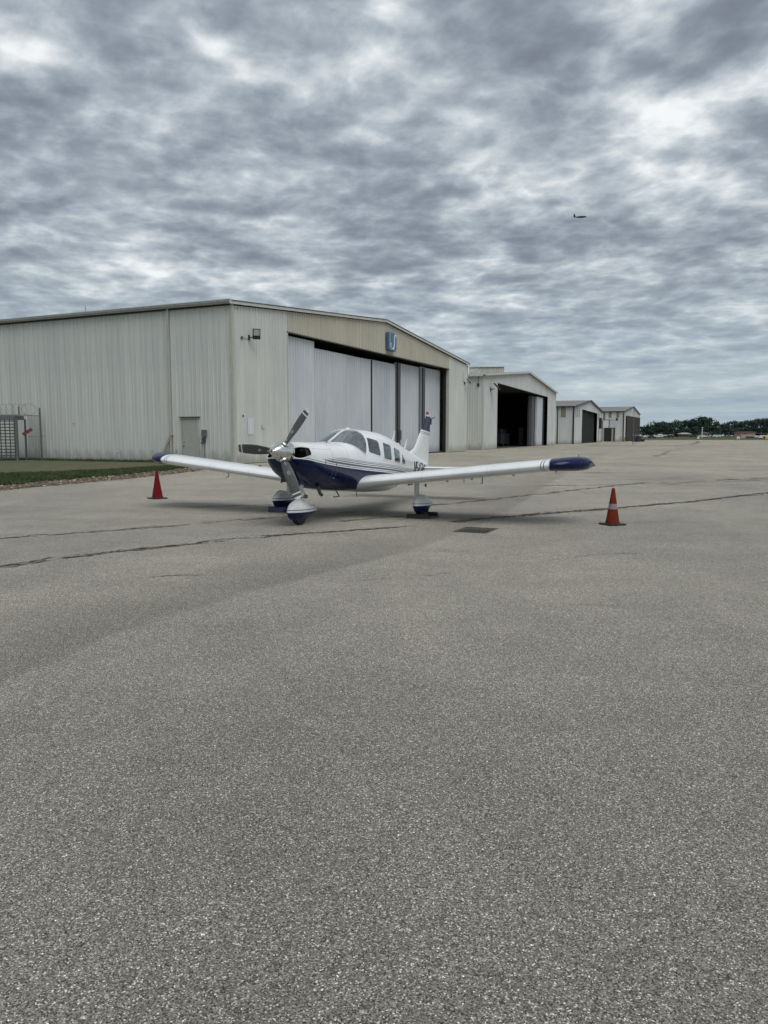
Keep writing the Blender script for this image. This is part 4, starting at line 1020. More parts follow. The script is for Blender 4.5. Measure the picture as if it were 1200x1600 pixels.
# engine cooling inlets: black cavity behind the nose bowl
mb = MB()
for s_ in (.365, .50, .70): mb.v += [P(s_, surf(s_, ph)[1] * .93, 1.2 + (surf(s_, ph)[2] - 1.2) * .93) for ph in phis[::4]]
nn = len(phis[::4]); mb.f += [(i * nn + k_, i * nn + (k_ + 1) % nn, (i + 1) * nn + (k_ + 1) % nn, (i + 1) * nn + k_) for i in range(1, 2) for k_ in range(nn)]; mb.f.append(tuple(2 * nn + k_ for k_ in range(nn)))
mb.v = mb.v; mb.build('engine_bay', M_BLACK, ac)
mb = MB()
for y in (-.31, .31):
    for k_ in range(3): mb.box(P(.62, y, 1.20 + k_ * .05), (.04, .22, .012))
    mb.tube([P(.50, y * .9, 1.30), P(.66, y * 1.05, 1.33)], .03, 8)
mb.build('cylinder_fins', M_STEELDK, ac)
for side in (1, -1):                                                  # rolled lip round each inlet
    pts = []
    for k_ in range(41):
        a = 2 * pi * k_ / 40; y = .315 + .140 * cos(a); z = 1.255 + .105 * sin(a)
        s_ = .34
        while s_ < .60 and side_y(s_, z) < y: s_ += .004
        pts.append(P(s_, side * min(y, side_y(s_, z)), z))
    MB().tube(pts, .009, 6, False).build('inlet_lip', M_WPAINT, ac, smooth=True)
# nose face closing ring and chin scoop
mb = MB(); r0 = [surf(.34, ph) for ph in phis[::4]]; n_ = len(r0)
mb.add([P(.338, a[1] * f_, 1.262 + (a[2] - 1.262) * f_) for f_ in (1.0, .3) for a in r0], [(k_, (k_ + 1) % n_, n_ + (k_ + 1) % n_, n_ + k_) for k_ in range(n_)]); mb.build('nose_bowl', M_WPAINT, ac)
mb = MB(); mb.box(P(.62, 0, .78), (.30, .26, .12)); mb.build('chin_scoop', M_NAVY, ac, bevel=.04)
MB().box(P(.462, 0, .775), (.02, .20, .07)).build('scoop_mouth', M_BLACK, ac)
mb = MB()
for side in (1, -1):
    for s_, z0, z1 in ((1.02, 1.02, 1.14), (1.40, .84, 1.10)):
        mb.tube([P(s_, side * (side_y(s_, z) + .004), z) for z in np.linspace(z0, z1, 5)], .006, 6)
    mb.box(P(1.36, side * (side_y(1.36, .80) + .004), .80), (.03, .02, .03))
mb.build('cowl_latches', M_GALV, ac)
mb = MB()                                                             # screw heads and rivet rows, slightly proud of the skin
for side in (1, -1):
    for s_ in (1.26, 1.30, 1.88):
        for z in np.arange(.75, 1.42, .055): mb.box(P(s_, side * (side_y(s_, z) + .0008), z), (.008, .004, .008))
    for z in (1.335,):
        for s_ in np.arange(.70, 1.25, .06): mb.box(P(s_, side * (side_y(s_, z) + .0008), z), (.008, .004, .008))
mb.build('fasteners', M_GALV, ac, kind='stuff')
# exhaust stub, step, belly bits
mb = MB(); mb.tube([P(1.15, .28, .64), P(1.25, .28, .50), P(1.32, .28, .47)], .034, 10); mb.build('exhaust', M_STEELDK, ac)
mb = MB(); mb.tube([P(1.72, .36, .58), P(1.86, .38, .43), P(1.62, .38, .425)], .012, 8); mb.build('step', M_BLACK, ac)
mb = MB(); mb.tube([P(3.3, .05, .50), P(3.4, .05, .36)], .007, 6); mb.tube([P(5.0, 0, .62), P(5.1, 0, .46)], .007, 6); mb.build('drain_mast', M_BLACK, ac)

# spinner and propeller
M_CHROME = simple('polished_spinner', (.72, .72, .70), .13, 1.0, var=.05, vscale=5)
M_PROP = simple('propeller_grey', (.065, .070, .068), .42, var=.15, vscale=14)
M_PTW = simple('propeller_white', (.62, .62, .60), .45); 
sp_prof = []
for t in np.linspace(0, 1, 22): sp_prof.append((max(.001, .198 * (sin(t * pi / 2)) ** .80 if t < 1 else .198), -.12 + .40 * t))
prp = MB().lathe([(r_, h_) for r_, h_ in sp_prof] + [(.200, .29), (.203, .30), (.200, .315), (.17, .32)], P(.05, .04, 1.27), (-1, 0, 0), 48).build('spinner', M_CHROME, ac, smooth=True)
PS = .18; Rb = .915
def blade(ang):
    """ang measured in the y-z plane, from +y towards +z (seen from behind +y is left)"""
    d = Vector((0, cos(ang), sin(ang))); t_ = Vector((0, -sin(ang), cos(ang))); ax = Vector((1, 0, 0))
    rows = []
    for f_ in np.linspace(0.0, 1.0, 34):
        r_ = .10 + (Rb - .10) * f_
        ch = float(np.interp(f_, [0, .10, .22, .40, .62, .82, .93, .975, 1], [.085, .120, .165, .188, .188, .168, .142, .115, .060]))
        th = float(np.interp(f_, [0, .12, .3, 1], [.07, .05, .028, .010])); pit = radians(float(np.interp(f_, [0, .2, .5, 1], [48, 40, 26, 15])))
        cdir = t_ * cos(pit) - ax * sin(pit); ndir = ax * cos(pit) + t_ * sin(pit)
        ring = []
        for k_ in range(18):
            a = 2 * pi * k_ / 18; ring.append(Vector(P(PS, .045, 1.272)) + d * r_ + cdir * (ch / 2 * cos(a)) + ndir * (th / 2 * sin(a)))
        rows.append((f_, ring))
    return rows
def blade_paint(rows, name, lo, hi, m, parent=None):
    rr = [r_ for f_, r_ in rows if lo - 1e-6 <= f_ <= hi + 1e-6]
    return MB().loft(rr).build(name, m, parent, smooth=True)
for a in (53.2, 176.8, 294.4):
    rows = blade(radians(a))
    pb_ = blade_paint(rows, 'propeller_blade', 0, 28 / 33, M_PROP, ac)
    blade_paint(rows, 'white_band', 28 / 33, 29.02 / 33, M_PTW, pb_); blade_paint(rows, 'dark_band', 29 / 33, 31.02 / 33, M_PROP, pb_); blade_paint(rows, 'white_tip', 31 / 33, 1, M_PTW, pb_)
    # oval maker's decal, front face
    d = Vector((0, cos(radians(a)), sin(radians(a)))); t_ = Vector((0, -sin(radians(a)), cos(radians(a)))); ax = Vector((1, 0, 0))
    pit = radians(33); cdir = t_ * cos(pit) - ax * sin(pit); ndir = ax * cos(pit) + t_ * sin(pit)
    for r_, sz in ((.42, 1.0), (.235, .7)):
        c0 = Vector(P(PS, .045, 1.272)) + d * r_ + ndir * (.016 if r_ > .3 else .023)
        pts = [c0 + d * .034 * sz * cos(q) + cdir * .022 * sz * sin(q) for q in np.linspace(0, 2 * pi, 19)]
        m2 = MB(); m2.tube(pts, .0028, 5, False); m2.bar(c0 - d * .018 * sz, c0 + d * .018 * sz, .005, .003); m2.bar(c0 - cdir * .010, c0 + cdir * .010, .014, .003); m2.build('decal', M_PTW, pb_)
    # raised cuff where the blade leaves the spinner
    cc = Vector(P(PS, .045, 1.272)) + d * .175
    MB().lathe([(.075, -.02), (.078, .0), (.060, .018), (.045, .02)], cc, d, 20).build('blade_cuff', M_CHROME, pb_, smooth=True)

# wings
def foil(xc):
    """upper and lower ordinates (fraction of chord) of a 15% laminar section"""
    t = 5 * .15 * (.2969 * sqrt(xc) - .126 * xc - .3516 * xc ** 2 + .2843 * xc ** 3 - .1036 * xc ** 4) * (1.0)
    cmb = .022 * (1 - (2 * xc - 1) ** 2)
    return cmb + t, cmb - t
def foil_ring(le, te, y, zc, th=1.0, x0=0.0, x1=1.0, n=22, low=1.0, zte=-.05):
    up = []; lo = []
    for k_ in range(n + 1):
        xc = x0 + (x1 - x0) * (1 - cos(pi * k_ / n)) / 2; c_ = te - le; a, b = foil(xc)
        s_ = le + c_ * xc; base = zc + zte * xc
        up.append(P(s_, y, base + a * c_ * th)); lo.append(P(s_, y, base + b * c_ * th * low))
    return up + lo[::-1]
def wz(y): return .695 + (abs(y) - .6) * .1064 + .0
def wing_paint():
    g = G('aircraft_paint_wing'); p = g.pos(); x, y, z = g.sep(p); ay = g.math('ABSOLUTE', y)
    n1 = g.noise(p, 2.2, 5); col = g.ramp(n1, [(.3, (.74, .77, .785)), (.7, (.82, .84, .85))])
    # lap seams over the ribs and along the spar
    for yy in (1.25, 1.9, 2.55, 3.2, 3.8, 4.34): col = g.mix(g.rng(g.math('ABSOLUTE', g.math('SUBTRACT', ay, yy)), .002, .005, .35, 0), col, (.25, .26, .27))
    for xx in (3.17 - 2.95, 3.17 - 3.5): col = g.mix(g.rng(g.math('ABSOLUTE', g.math('SUBTRACT', x, xx)), .002, .005, .3, 0), col, (.25, .26, .27))
    sl = g.math('ADD', ay, g.math('MULTIPLY', x, .06))
    for yy in (4.235, 4.285): col = g.mix(g.rng(g.math('ABSOLUTE', g.math('SUBTRACT', sl, yy + .02)), .006, .009, 1, 0), col, (.0025, .0085, .052))
    gm_ = g.noise(g.map(p, (.6, 2.5, 1)), 3, 6, .7); col = g.mix(g.rng(gm_, .52, .8, 0, .25), col, (.24, .235, .21))
    g.out(col, .2, 0, .5, .4); g.b.inputs['Coat Roughness'].default_value = .08
    rv = g.noise(p, 6, 3); g.bump(rv, .03, .02); return g.m
M_WING = wing_paint()
for side in (1, -1):
    ys_ = [.40, .55, .65, .8, .95, 1.1, 1.4, 2, 2.6, 3.2, 3.8, 4.36]; rings = []
    for y in ys_:
        k_ = max(0, (1.15 - y) / .6); le = 2.35 + .03 * k_ if y < 1.15 else 2.35; low = 1 + .15 * min(1, k_) ** 1.3
        rings.append(foil_ring(le, 3.95, side * y, wz(y), 1.0 + .12 * min(1, k_), 0, .80, low=low))
    wg = MB().loft(rings).build('wing', M_WING, ac, smooth=True)
    # flap and aileron as separate trailing surfaces with a hinge gap
    for nm, y0, y1 in (('flap', .66, 2.50), ('aileron', 2.53, 4.30)):
        rings = [foil_ring(2.35, 3.95, side * y, wz(y) - .002, .97, .812, 1.0, n=10) for y in np.linspace(y0, y1, 5)]
        cs = MB().loft(rings); 
        for k_ in range(int((y1 - y0) / .09)):                        # pressed beads in the control surface skin
            y = y0 + .06 + k_ * .09; a, b = foil(.84); a2, b2 = foil(.98)
            cs.bar(P(2.35 + 1.6 * .835, side * y, wz(y) - .05 * .84 + a * 1.6 * .97), P(2.35 + 1.6 * .975, side * y, wz(y) - .05 * .98 + a2 * 1.6 * .97), .012, .006)
        cs.build(nm, M_WING, wg, smooth=True)
    # upswept fibreglass tip
    rings = []
    for t in [0, .08, .16, .26, .38, .5, .62, .74, .84, .91, .96, .985, 1.0]:
        y = 4.345 + .655 * t; le = 2.35 + .60 * t ** 2.6; te = 3.95 - .20 * t ** 5; th = sqrt(max(.0008, 1 - t ** 7)) * (1 + .10 * t) * 1.6 / (te - le)
        rings.append(foil_ring(le, te, side * y, wz(y) - .012 * t, th * 1.003, 0, 1.0, low=1 + .30 * t))
    tp = MB().loft(rings).build('wing_tip', M_NAVY, ac, smooth=True)
    y = 4.995
    MB().lathe([(.012, 0), (.02, .02), (.018, .05), (.004, .07)], P(2.98, side * (y - .03), wz(y) + .012), (0, side, 0), 10).build('position_light', M_BLACK, tp)
    MB().tube([P(3.35, side * 4.72, wz(4.72) + .12), P(3.37, side * 4.72, wz(4.72) + .19)], .006, 6).build('static_wick', M_BLACK, tp)
    # fuel caps, tie-down, hinges, pitot
    mb = MB(); mb.lathe([(.045, 0), (.045, .014), (.03, .02)], P(2.85 if side < 0 else 3.3, side * 2.05, wz(2.05) + (.140 if side < 0 else .120)), (0, 0, 1), 16); mb.build('fuel_cap', simple('fuel_cap_red', (.28, .03, .03), .5), wg)
    mb = MB()
    for y in (1.2, 2.0, 2.53, 3.4, 4.25): mb.box(P(3.66, side * y, wz(y) - .10), (.12, .010, .04))
    mb.tube([P(3.15, side * 2.52, wz(2.52) - .09), P(3.15, side * 2.52, wz(2.52) - .16)], .008, 6)
    mb.tube([P(2.95, side * 2.95, wz(2.95) - .10), P(2.97, side * 2.95, wz(2.95) - .21), P(2.86, side * 2.95, wz(2.95) - .22)], .009, 6)
    mb.box(P(2.93, side * 1.42, wz(1.42) - .12), (.05, .03, .03))
    mb.build('underwing_fittings', M_STEELDK, wg)
# centre fairing behind the spar
mb = MB(); rings = []
for s_, hw, zb in ((2.75, .30, .56), (2.95, .52, .51), (3.3, .66, .468), (4.0, .66, .46), (4.5, .58, .50), (4.9, .42, .58), (5.3, .2, .66)):
    rings.append([P(s_, hw * math.copysign(abs(cos(a)) ** .7, cos(a)), zb + .20 + .20 * math.copysign(abs(sin(a)) ** .7, sin(a)) * (1 if sin(a) < 0 else .6)) for a in np.linspace(0, 2 * pi, 41)[:-1]])
mb.loft(rings).build('belly_fairing', M_WING, ac, smooth=True)
# tail: fin, rudder, stabilator
def fin_ring(z, x0, x1, n=14):
    le = float(np.interp(z, [1.20, 1.36, 1.42, 1.50, 1.62, 2.30, 2.36], [6.25, 6.45, 6.68, 6.93, 7.06, 7.70, 7.78])); te = float(np.interp(z, [1.05, 2.36], [7.99, 8.13])); c_ = te - le
    up = []; lo = []
    for k_ in range(n + 1):
        xc = x0 + (x1 - x0) * (1 - cos(pi * k_ / n)) / 2; a, b = foil(xc); t = (a - b) / 2 * .62 * min(c_, .95)
        up.append(P(le + c_ * xc, t, z)); lo.append(P(le + c_ * xc, -t, z))
    return up + lo[::-1]
g = G('aircraft_paint_fin'); p = g.pos(); x, y, z = g.sep(p)
zz = g.math('ADD', z, g.math('MULTIPLY', g.math('ADD', x, 4.5), -.06))
col = g.mix(g.rng(zz, 1.975, 1.98), (.76, .785, .795), (.0025, .0085, .052))
for lo_ in (1.925, 1.885): col = g.mix(g.rng(g.math('ABSOLUTE', g.math('SUBTRACT', zz, lo_)), .006, .008, .9, 0), col, (.03, .04, .08))
g.out(col, .25, 0, .4, .1); M_FIN = g.m
fz = [1.22, 1.36, 1.42, 1.50, 1.56, 1.62, 1.8, 2.0, 2.15, 2.28, 2.34, 2.365]
MB().loft([fin_ring(z_, 0, .66) for z_ in fz]).build('fin', M_FIN, ac, smooth=True)
rd = MB().loft([fin_ring(z_, .668, 1) for z_ in [1.02] + fz]); 
for k_ in range(15):
    z_ = 1.26 + k_ * .068
    for sd_ in (1, -1):
        rr = fin_ring(z_, .70, .97, 4); a = Vector(rr[0]); b = Vector(rr[4]); a.y *= sd_; b.y *= sd_; a.y += .001 * sd_; b.y += .002 * sd_
        rd.bar(a, b, .012, .016)
        rr = fin_ring(z_, .28, .62, 4); a = Vector(rr[0]); b = Vector(rr[4]); a.y *= sd_; b.y *= sd_
        if z_ > 1.42: rd.bar(a, b, .010, .012)
rd.build('rudder', M_FIN, ac, smooth=True)
bc = MB().lathe([(.045, 0), (.045, .045), (.035, .05)], P(7.88, 0, 2.36), n=16).build('beacon', M_PTW, ac)
MB().lathe([(.034, .045), (.036, .09), (.028, .12), (.005, .135)], P(7.88, 0, 2.36), n=16).build('lens', simple('beacon_red', (.32, .012, .02), .2), bc, smooth=True)
mb = MB(); mb.tube([P(7.95, 0, 2.30), P(8.16, .02, 2.32), P(8.20, .10, 2.36)], .012, 6); mb.box(P(8.16, 0, 2.24), (.06, .03, .16)); mb.build('fin_antenna', M_STEELDK, ac)
for side in (1, -1):
    MB().loft([foil_ring(7.30 + .0 * y, 8.06, side * y, .985, .62, n=14, zte=0) for y in (.03, .3, .9, 1.5, 1.86, 1.93, 1.955)]).build('stabilator', M_WING, ac, smooth=True)
for s_, h_ in ((5.38, .30), (6.18, .27)):
    zt = sec(s_)[0]
    rr = []
    for t in (0, .3, .6, .85, 1):
        c_ = .13 * (1 - .55 * t); s0 = s_ + .20 * t; rr.append([P(s0 + c_ * (.5 - .5 * cos(a)), (.014 * (1 - .5 * t)) * sin(a), zt - .01 + h_ * t) for a in np.linspace(0, 2 * pi, 15)[:-1]])
    MB().loft(rr).build('antenna', M_WPAINT, ac, smooth=True)
mb = MB(); mb.tube([P(5.2, .25, sec(5.2)[0] - .06), P(5.3, .25, sec(5.2)[0] - .10)], .02, 6); mb.build('air_vent', M_WPAINT, ac)

# registration on the rear fuselage (left and right), real flat lettering lying on the skin
STROKES = {'N': [[(0, 0), (0, 1), (1, 0), (1, 1)]], '5': [[(1, 1), (0, 1), (0, .55), (.75, .55), (1, .42), (1, .15), (.8, 0), (0, 0)]], '4': [[(.8, 0), (.8, 1), (0, .3), (1, .3)]],
           '3': [[(0, 1), (1, 1), (1, .55), (.3, .52)], [(1, .5), (1, .12), (.85, 0), (0, 0)]], 'W': [[(0, 1), (.25, 0), (.5, .65), (.75, 0), (1, 1)]]}
for side in (1, -1):
    mb = MB(); word = 'N5434W'
    for i, ch in enumerate(word):
        s0 = 6.08 + i * .255 if side == 1 else 6.08 + (5 - i) * .255
        for stv in STROKES[ch]:
            for (a0, b0), (a1, b1) in zip(stv, stv[1:]):
                n_ = 4; last = None
                for k_ in range(n_ + 1):
                    t = k_ / n_; a = a0 + (a1 - a0) * t; b = b0 + (b1 - b0) * t
                    s_ = s0 + (a if side == 1 else 1 - a) * .18; z_ = (.845 + .01 * (i * .3)) + b * (.30 - .018 * i)
                    cur = Vector(P(s_, side * side_y(s_, z_, .003), z_))
                    if last is not None: mb.bar(last, cur, .046, .004, up=(0, side, 0))
                    last = cur
    mb.build('registration_letters', M_NAVY, ac)

# landing gear
M_STRUT = simple('gear_white', (.72, .74, .745), .35); M_OLEO = simple('oleo_chrome', (.6, .6, .6), .2, 1.0)
def tyre(name, c_, r, w, parent):
    t = MB().lathe([(r * .5, -w / 2), (r * .8, -w / 2), (r * .95, -w * .38), (r, -w * .15), (r, w * .15), (r * .95, w * .38), (r * .8, w / 2), (r * .5, w / 2)], c_, (0, 1, 0), 32).build(name, M_RUBBER, parent, smooth=True)
    MB().lathe([(.03, -w / 2 - .01), (r * .48, -w / 2 + .01), (r * .5, 0), (r * .48, w / 2 - .01), (.03, w / 2 + .01)], c_, (0, 1, 0), 20).build('hub', M_STRUT, t, smooth=True)
    return t
def pant(s0, s1, yc, zc, hw, up_, dn, split, nm='wheel_fairing', trim=0):
    """teardrop wheel fairing: white upper shell, navy lower shell"""
    res = None
    for part_ in ('up', 'dn'):
        rings = []
        for t in np.linspace(0.0, 1, 26):
            f_ = float(np.interp(t, [0, .02, .06, .15, .32, .5, .7, .85, .95, 1], [.08, .28, .48, .76, 1, .97, .74, .50, .33, .25]))
            fu_ = float(np.interp(t, [0, .02, .06, .15, .32, .48, .62, .75, .9, 1], [.06, .25, .45, .75, 1, .93, .66, .52, .46, .42])) if part_ == 'up' else float(np.interp(t, [0, .02, .06, .15, .32, .55, .75, .9, 1], [.06, .4, .62, .85, 1, .95, .62, .35, .10]))
            s_ = s0 + (s1 - s0) * t; ring = []
            for k_ in range(17):
                a = pi * k_ / 16; cy = math.copysign(abs(cos(a)) ** .85, cos(a)) * hw * f_ ** 1.05; sz = abs(sin(a)) ** .85
                ring.append(P(s_, yc + cy * (1 if part_ == 'up' else 1 - .28 * sz), zc + (up_ * fu_ * sz if part_ == 'up' else -dn * fu_ * min(.93, sz) / .93)))
            rings.append(ring)
        o = MB().loft(rings, closed=True).build(nm if part_ == 'up' else 'lower_shell', M_STRUT if part_ == 'up' else M_NAVY, ac if part_ == 'up' else res, smooth=True)
        if part_ == 'up':
            res = o
            pts = [P(s0 + (s1 - s0) * t, yc + sd_ * hw * 1.012 * float(np.interp(t, [0, .02, .06, .15, .32, .5, .7, .85, .95, 1], [.08, .28, .48, .76, 1, .97, .74, .50, .33, .25])) ** 1.05, zc + .045) for sd_ in (1,) for t in np.linspace(1, 0, 20)] + [P(s0 + (s1 - s0) * t, yc - hw * 1.012 * float(np.interp(t, [0, .02, .06, .15, .32, .5, .7, .85, .95, 1], [.08, .28, .48, .76, 1, .97, .74, .50, .33, .25])) ** 1.05, zc + .045) for t in np.linspace(0, 1, 20)]
            MB().tube(pts, .005, 5).build('pinstripe', M_NAVY, res)
    return res
# nose gear
NG = .95; nz0 = -.083
tyre('nose_wheel', P(NG, 0, nz0 + .205), .205, .15, ac)
pant(.55, 1.58, 0, .160, .150, .235, .165, 0)
mb = MB(); mb.tube([P(NG + .10, 0, .72), P(NG + .07, 0, .50)], .036, 14); mb.build('nose_strut', M_STRUT, ac, smooth=True)
mb = MB(); mb.tube([P(NG + .07, 0, .52), P(NG + .035, 0, .36)], .024, 12); mb.build('oleo', M_OLEO, ac, smooth=True)
mb = MB(); mb.bar(P(NG - .02, .0, .545), P(NG - .10, 0, .46), .05, .012); mb.bar(P(NG - .10, 0, .46), P(NG + .0, 0, .36), .05, .012); mb.tube([P(NG + .18, 0, .52), P(NG + .18, .05, .42), P(NG + .08, .05, .38)], .016, 8); mb.box(P(NG + .07, 0, .545), (.09, .09, .025)); mb.box(P(NG + .05, 0, .395), (.12, .13, .03)); mb.build('torque_link', M_STRUT, ac)
mb = MB(); mb.tube([P(NG - .02, -.13, .43), P(NG - .02, .13, .43)], .010, 8); mb.lathe([(.035, 0), (.035, .07), (.02, .08)], P(NG + .13, .02, .43), (-.3, .8, .2), 12); mb.build('tow_fitting', M_GALV, ac)
for side in (1, -1):
    yc = 1.64
    tyre('main_wheel', P(3.17, side * yc, .205), .205, .16, ac)
    pant(2.74, 3.66, side * yc, .245, .145, .225, .175, 0)
    MB().tube([P(3.17, side * (yc - .135), .70), P(3.17, side * (yc - .125), .30)], .052, 16).build('main_strut', M_STRUT, ac, smooth=True)
    MB().tube([P(3.22, side * (yc - .18), .68), P(3.24, side * (yc - .17), .34)], .010, 8).build('brake_line', M_BLACK, ac)
    MB().box(P(3.17, side * (yc + .06), .655), (.04, .03, .06)).build('tie_down', M_STEELDK, ac)

# paper left behind the windscreen
q = bw(2.66, .44, 1.43)
pp = MB().box((0, 0, 0), (.005, .15, .19)).build('paper_sheet', M_PAPER, label='white paper sheet propped inside the windscreen', cat='paper')
pp.matrix_world = Matrix.Translation(q) @ Matrix((f2, lft, u2)).transposed().to_4x4() @ Matrix.Rotation(radians(35), 4, 'Y') @ Matrix.Rotation(radians(18), 4, 'X')

# chocks
def chock(loc, rz, size, m, label, rope=True):
    c_ = empty('wheel_chock', loc, rz, label=label, cat='wheel chock', group='chocks at the main wheels')
    w_, d_, h_ = size
    for i, sx in enumerate((-1, 1)):
        mb = MB(); x0 = sx * .27
        mb.add([(x0 - d_ / 2, -w_ / 2, 0), (x0 + d_ / 2, -w_ / 2, 0), (x0 + d_ / 2 * .5, -w_ / 2, h_), (x0 - d_ / 2 * .5, -w_ / 2, h_), (x0 - d_ / 2, w_ / 2, 0), (x0 + d_ / 2, w_ / 2, 0), (x0 + d_ / 2 * .5, w_ / 2, h_), (x0 - d_ / 2 * .5, w_ / 2, h_)],
               [(0, 1, 2, 3), (4, 7, 6, 5), (0, 4, 5, 1), (1, 5, 6, 2), (2, 6, 7, 3), (3, 7, 4, 0)]); mb.build('block', m, c_, bevel=.008)
    if rope:
        pts = [(-.27, w_ / 2, .05)] + [(-.27 + .54 * t, w_ / 2 + .10 * sin(pi * t) + .02 * sin(9 * t), .012) for t in np.linspace(.05, .95, 14)] + [(.27, w_ / 2, .05)]
        MB().tube(pts, .009, 6).build('rope', M_BLACK, c_, smooth=True)
    return c_
q = bw(3.17, 1.64, 0); chock((q.x, q.y, .001), YAW, (.46, .14, .085), simple('black_rubber_chock', (.016, .015, .015), .7), 'black rubber chocks joined by a rope at the left main wheel near the drain')
q = bw(3.17, -1.64, 0); chock((q.x, q.y, .001), YAW, (.42, .13, .12), simple('navy_chock', (.012, .022, .07), .5), 'dark blue chocks at the far main wheel behind the nose gear')

# ------------------------------------------------------------------ the aeroplane in the sky
fa = empty('flying_aeroplane', (180.0, 700.0, 200.0), 0, label='tiny dark aeroplane flying high against the clouds', cat='aeroplane')
fa.location = Vector((0, 0, CAM_H)) + Vector((.25667, 1.03298, .28378)) * 560
fa.scale = (1.15, 1.15, 1.15); fa.rotation_euler = (radians(-14), radians(-6), radians(150))
mb = MB(); mb.lathe([(.05, 0), (.35, .6), (.55, 1.8), (.6, 3.6), (.45, 5.6), (.2, 7.6), (.08, 8.3)], (-3.6, 0, 0), (1, 0, 0), 14); mb.build('fuselage', M_BLACK, fa, smooth=True)
MB().add([(-1.5, 0, -.15), (.2, 0, -.15), (-.3, 5.4, .45), (-1.2, 5.4, .45), (-1.5, 0, .1), (.2, 0, .1), (-.3, 5.4, .55), (-1.2, 5.4, .55)], [(0, 1, 2, 3), (4, 7, 6, 5), (0, 3, 7, 4), (1, 5, 6, 2), (3, 2, 6, 7), (0, 4, 5, 1)]).build('wing', M_BLACK, fa)
MB().add([(-1.5, 0, -.15), (.2, 0, -.15), (-.3, -5.4, .45), (-1.2, -5.4, .45), (-1.5, 0, .1), (.2, 0, .1), (-.3, -5.4, .55), (-1.2, -5.4, .55)], [(0, 1, 2, 3), (4, 7, 6, 5), (0, 3, 7, 4), (1, 5, 6, 2), (3, 2, 6, 7), (0, 4, 5, 1)]).build('wing', M_BLACK, fa)
MB().add([(3.6, -.06, .1), (4.8, -.06, .1), (5.0, -.06, 2.0), (4.3, -.06, 2.0), (3.6, .06, .1), (4.8, .06, .1), (5.0, .06, 2.0), (4.3, .06, 2.0)], [(0, 1, 2, 3), (4, 7, 6, 5), (0, 3, 7, 4), (1, 5, 6, 2), (3, 2, 6, 7), (0, 4, 5, 1)]).build('fin', M_BLACK, fa)
MB().box((4.5, 0, .2), (.9, 4.0, .12)).build('tailplane', M_BLACK, fa)
for sy in (-1.6, 1.6): MB().lathe([(.1, 0), (.38, .3), (.35, 1.6), (.1, 2.2)], (-2.1, sy, .05), (1, 0, 0), 12).build('engine', M_BLACK, fa)

# ------------------------------------------------------------------ far side of the field
def gz(y): return terr(0, y) 
g = G('far_foliage'); p = g.pos(); oi = g.n('ShaderNodeObjectInfo').outputs['Random']
n1 = g.noise(p, .55, 4); c_ = g.ramp(n1, [(.3, (.026, .048, .044)), (.6, (.040, .068, .054)), (.8, (.060, .090, .064))])
c_ = g.mix(1.0, c_, g.ramp(oi, [(0, (.75, .8, .85)), (.5, (1, 1, 1)), (1, (1.25, 1.25, 1.05))]), 'MULTIPLY'); g.out(c_, .8, 0, .15); M_FOL = g.m
M_BARK = simple('bark', (.05, .04, .03), .9)
def crown_mesh(seed, w, h, n=900):
    rnd = random.Random(seed); mb = MB()
    lobes = []
    for _ in range(11):
        t = rnd.uniform(.18, .92); rr = w * .5 * (1 - abs(t - .45) * .9) * rnd.uniform(.2, .95); a = rnd.uniform(0, 2 * pi)
        lobes.append((rr * cos(a) * .75, rr * sin(a) * .75, h * t, rnd.uniform(.15, .26) * w))
    lobes.append((0, 0, h * .84, .2 * w)); lobes.append((0, 0, h * .45, .34 * w)); lobes.append((.12 * w, 0, h * .3, .30 * w)); lobes.append((-.14 * w, 0, h * .3, .28 * w))
    for _ in range(n):
        cx, cy, cz, r_ = rnd.choice(lobes)
        while True:
            d = Vector((rnd.uniform(-1, 1), rnd.uniform(-1, 1), rnd.uniform(-1, 1)))
            if .05 < d.length < 1: break
        d = d.normalized() * (r_ * rnd.uniform(.55, 1.08)); d.z *= .8; c0 = Vector((cx, cy, cz)) + d; q = rnd.uniform(.35, .85)
        nrm = (d.normalized() + Vector((rnd.gauss(0, .5), rnd.gauss(0, .5), rnd.gauss(0, .5)))).normalized(); a = nrm.orthogonal().normalized(); b = nrm.cross(a)
        mb.add([c0 + a * q, c0 + b * q * .8, c0 - a * q * .9, c0 - b * q], [(0, 1, 2, 3)])
    return mb
protos = []
for sd_ in range(7):
    protos.append(crown_mesh(40 + sd_, 13 + (sd_ % 3) * 2.5, 13 + (sd_ % 4) * 1.5))
pmesh = {}
def tree(x, y, sc_, k_, lab, hsc=1.0, group='trees along the far side of the airfield'):
    t = empty('tree', (x, y, gz(y) - .1), random.uniform(0, 6.28), label=lab, cat='tree', group=group); t.scale = (sc_, sc_, sc_ * hsc)
    if k_ not in pmesh:
        o = protos[k_].build('crown', M_FOL, t); o.location = (0, 0, 1.0)
        b = MB(); b.tube([(0, 0, 0), (.1, .1, 4), (.2, -.1, 8)], [.32, .25, .12], 8)
        for a in (0, 2.1, 4.2): b.tube([(.1, 0, 3.5), (2.2 * cos(a), 2.2 * sin(a), 7)], [.14, .05], 6)
        b2 = b.build('trunk', M_BARK, t); pmesh[k_] = (o, b2)
    else:
        for s_ in pmesh[k_]: c_ = s_.copy(); C.objects.link(c_); c_.parent = t
TR = 470.0
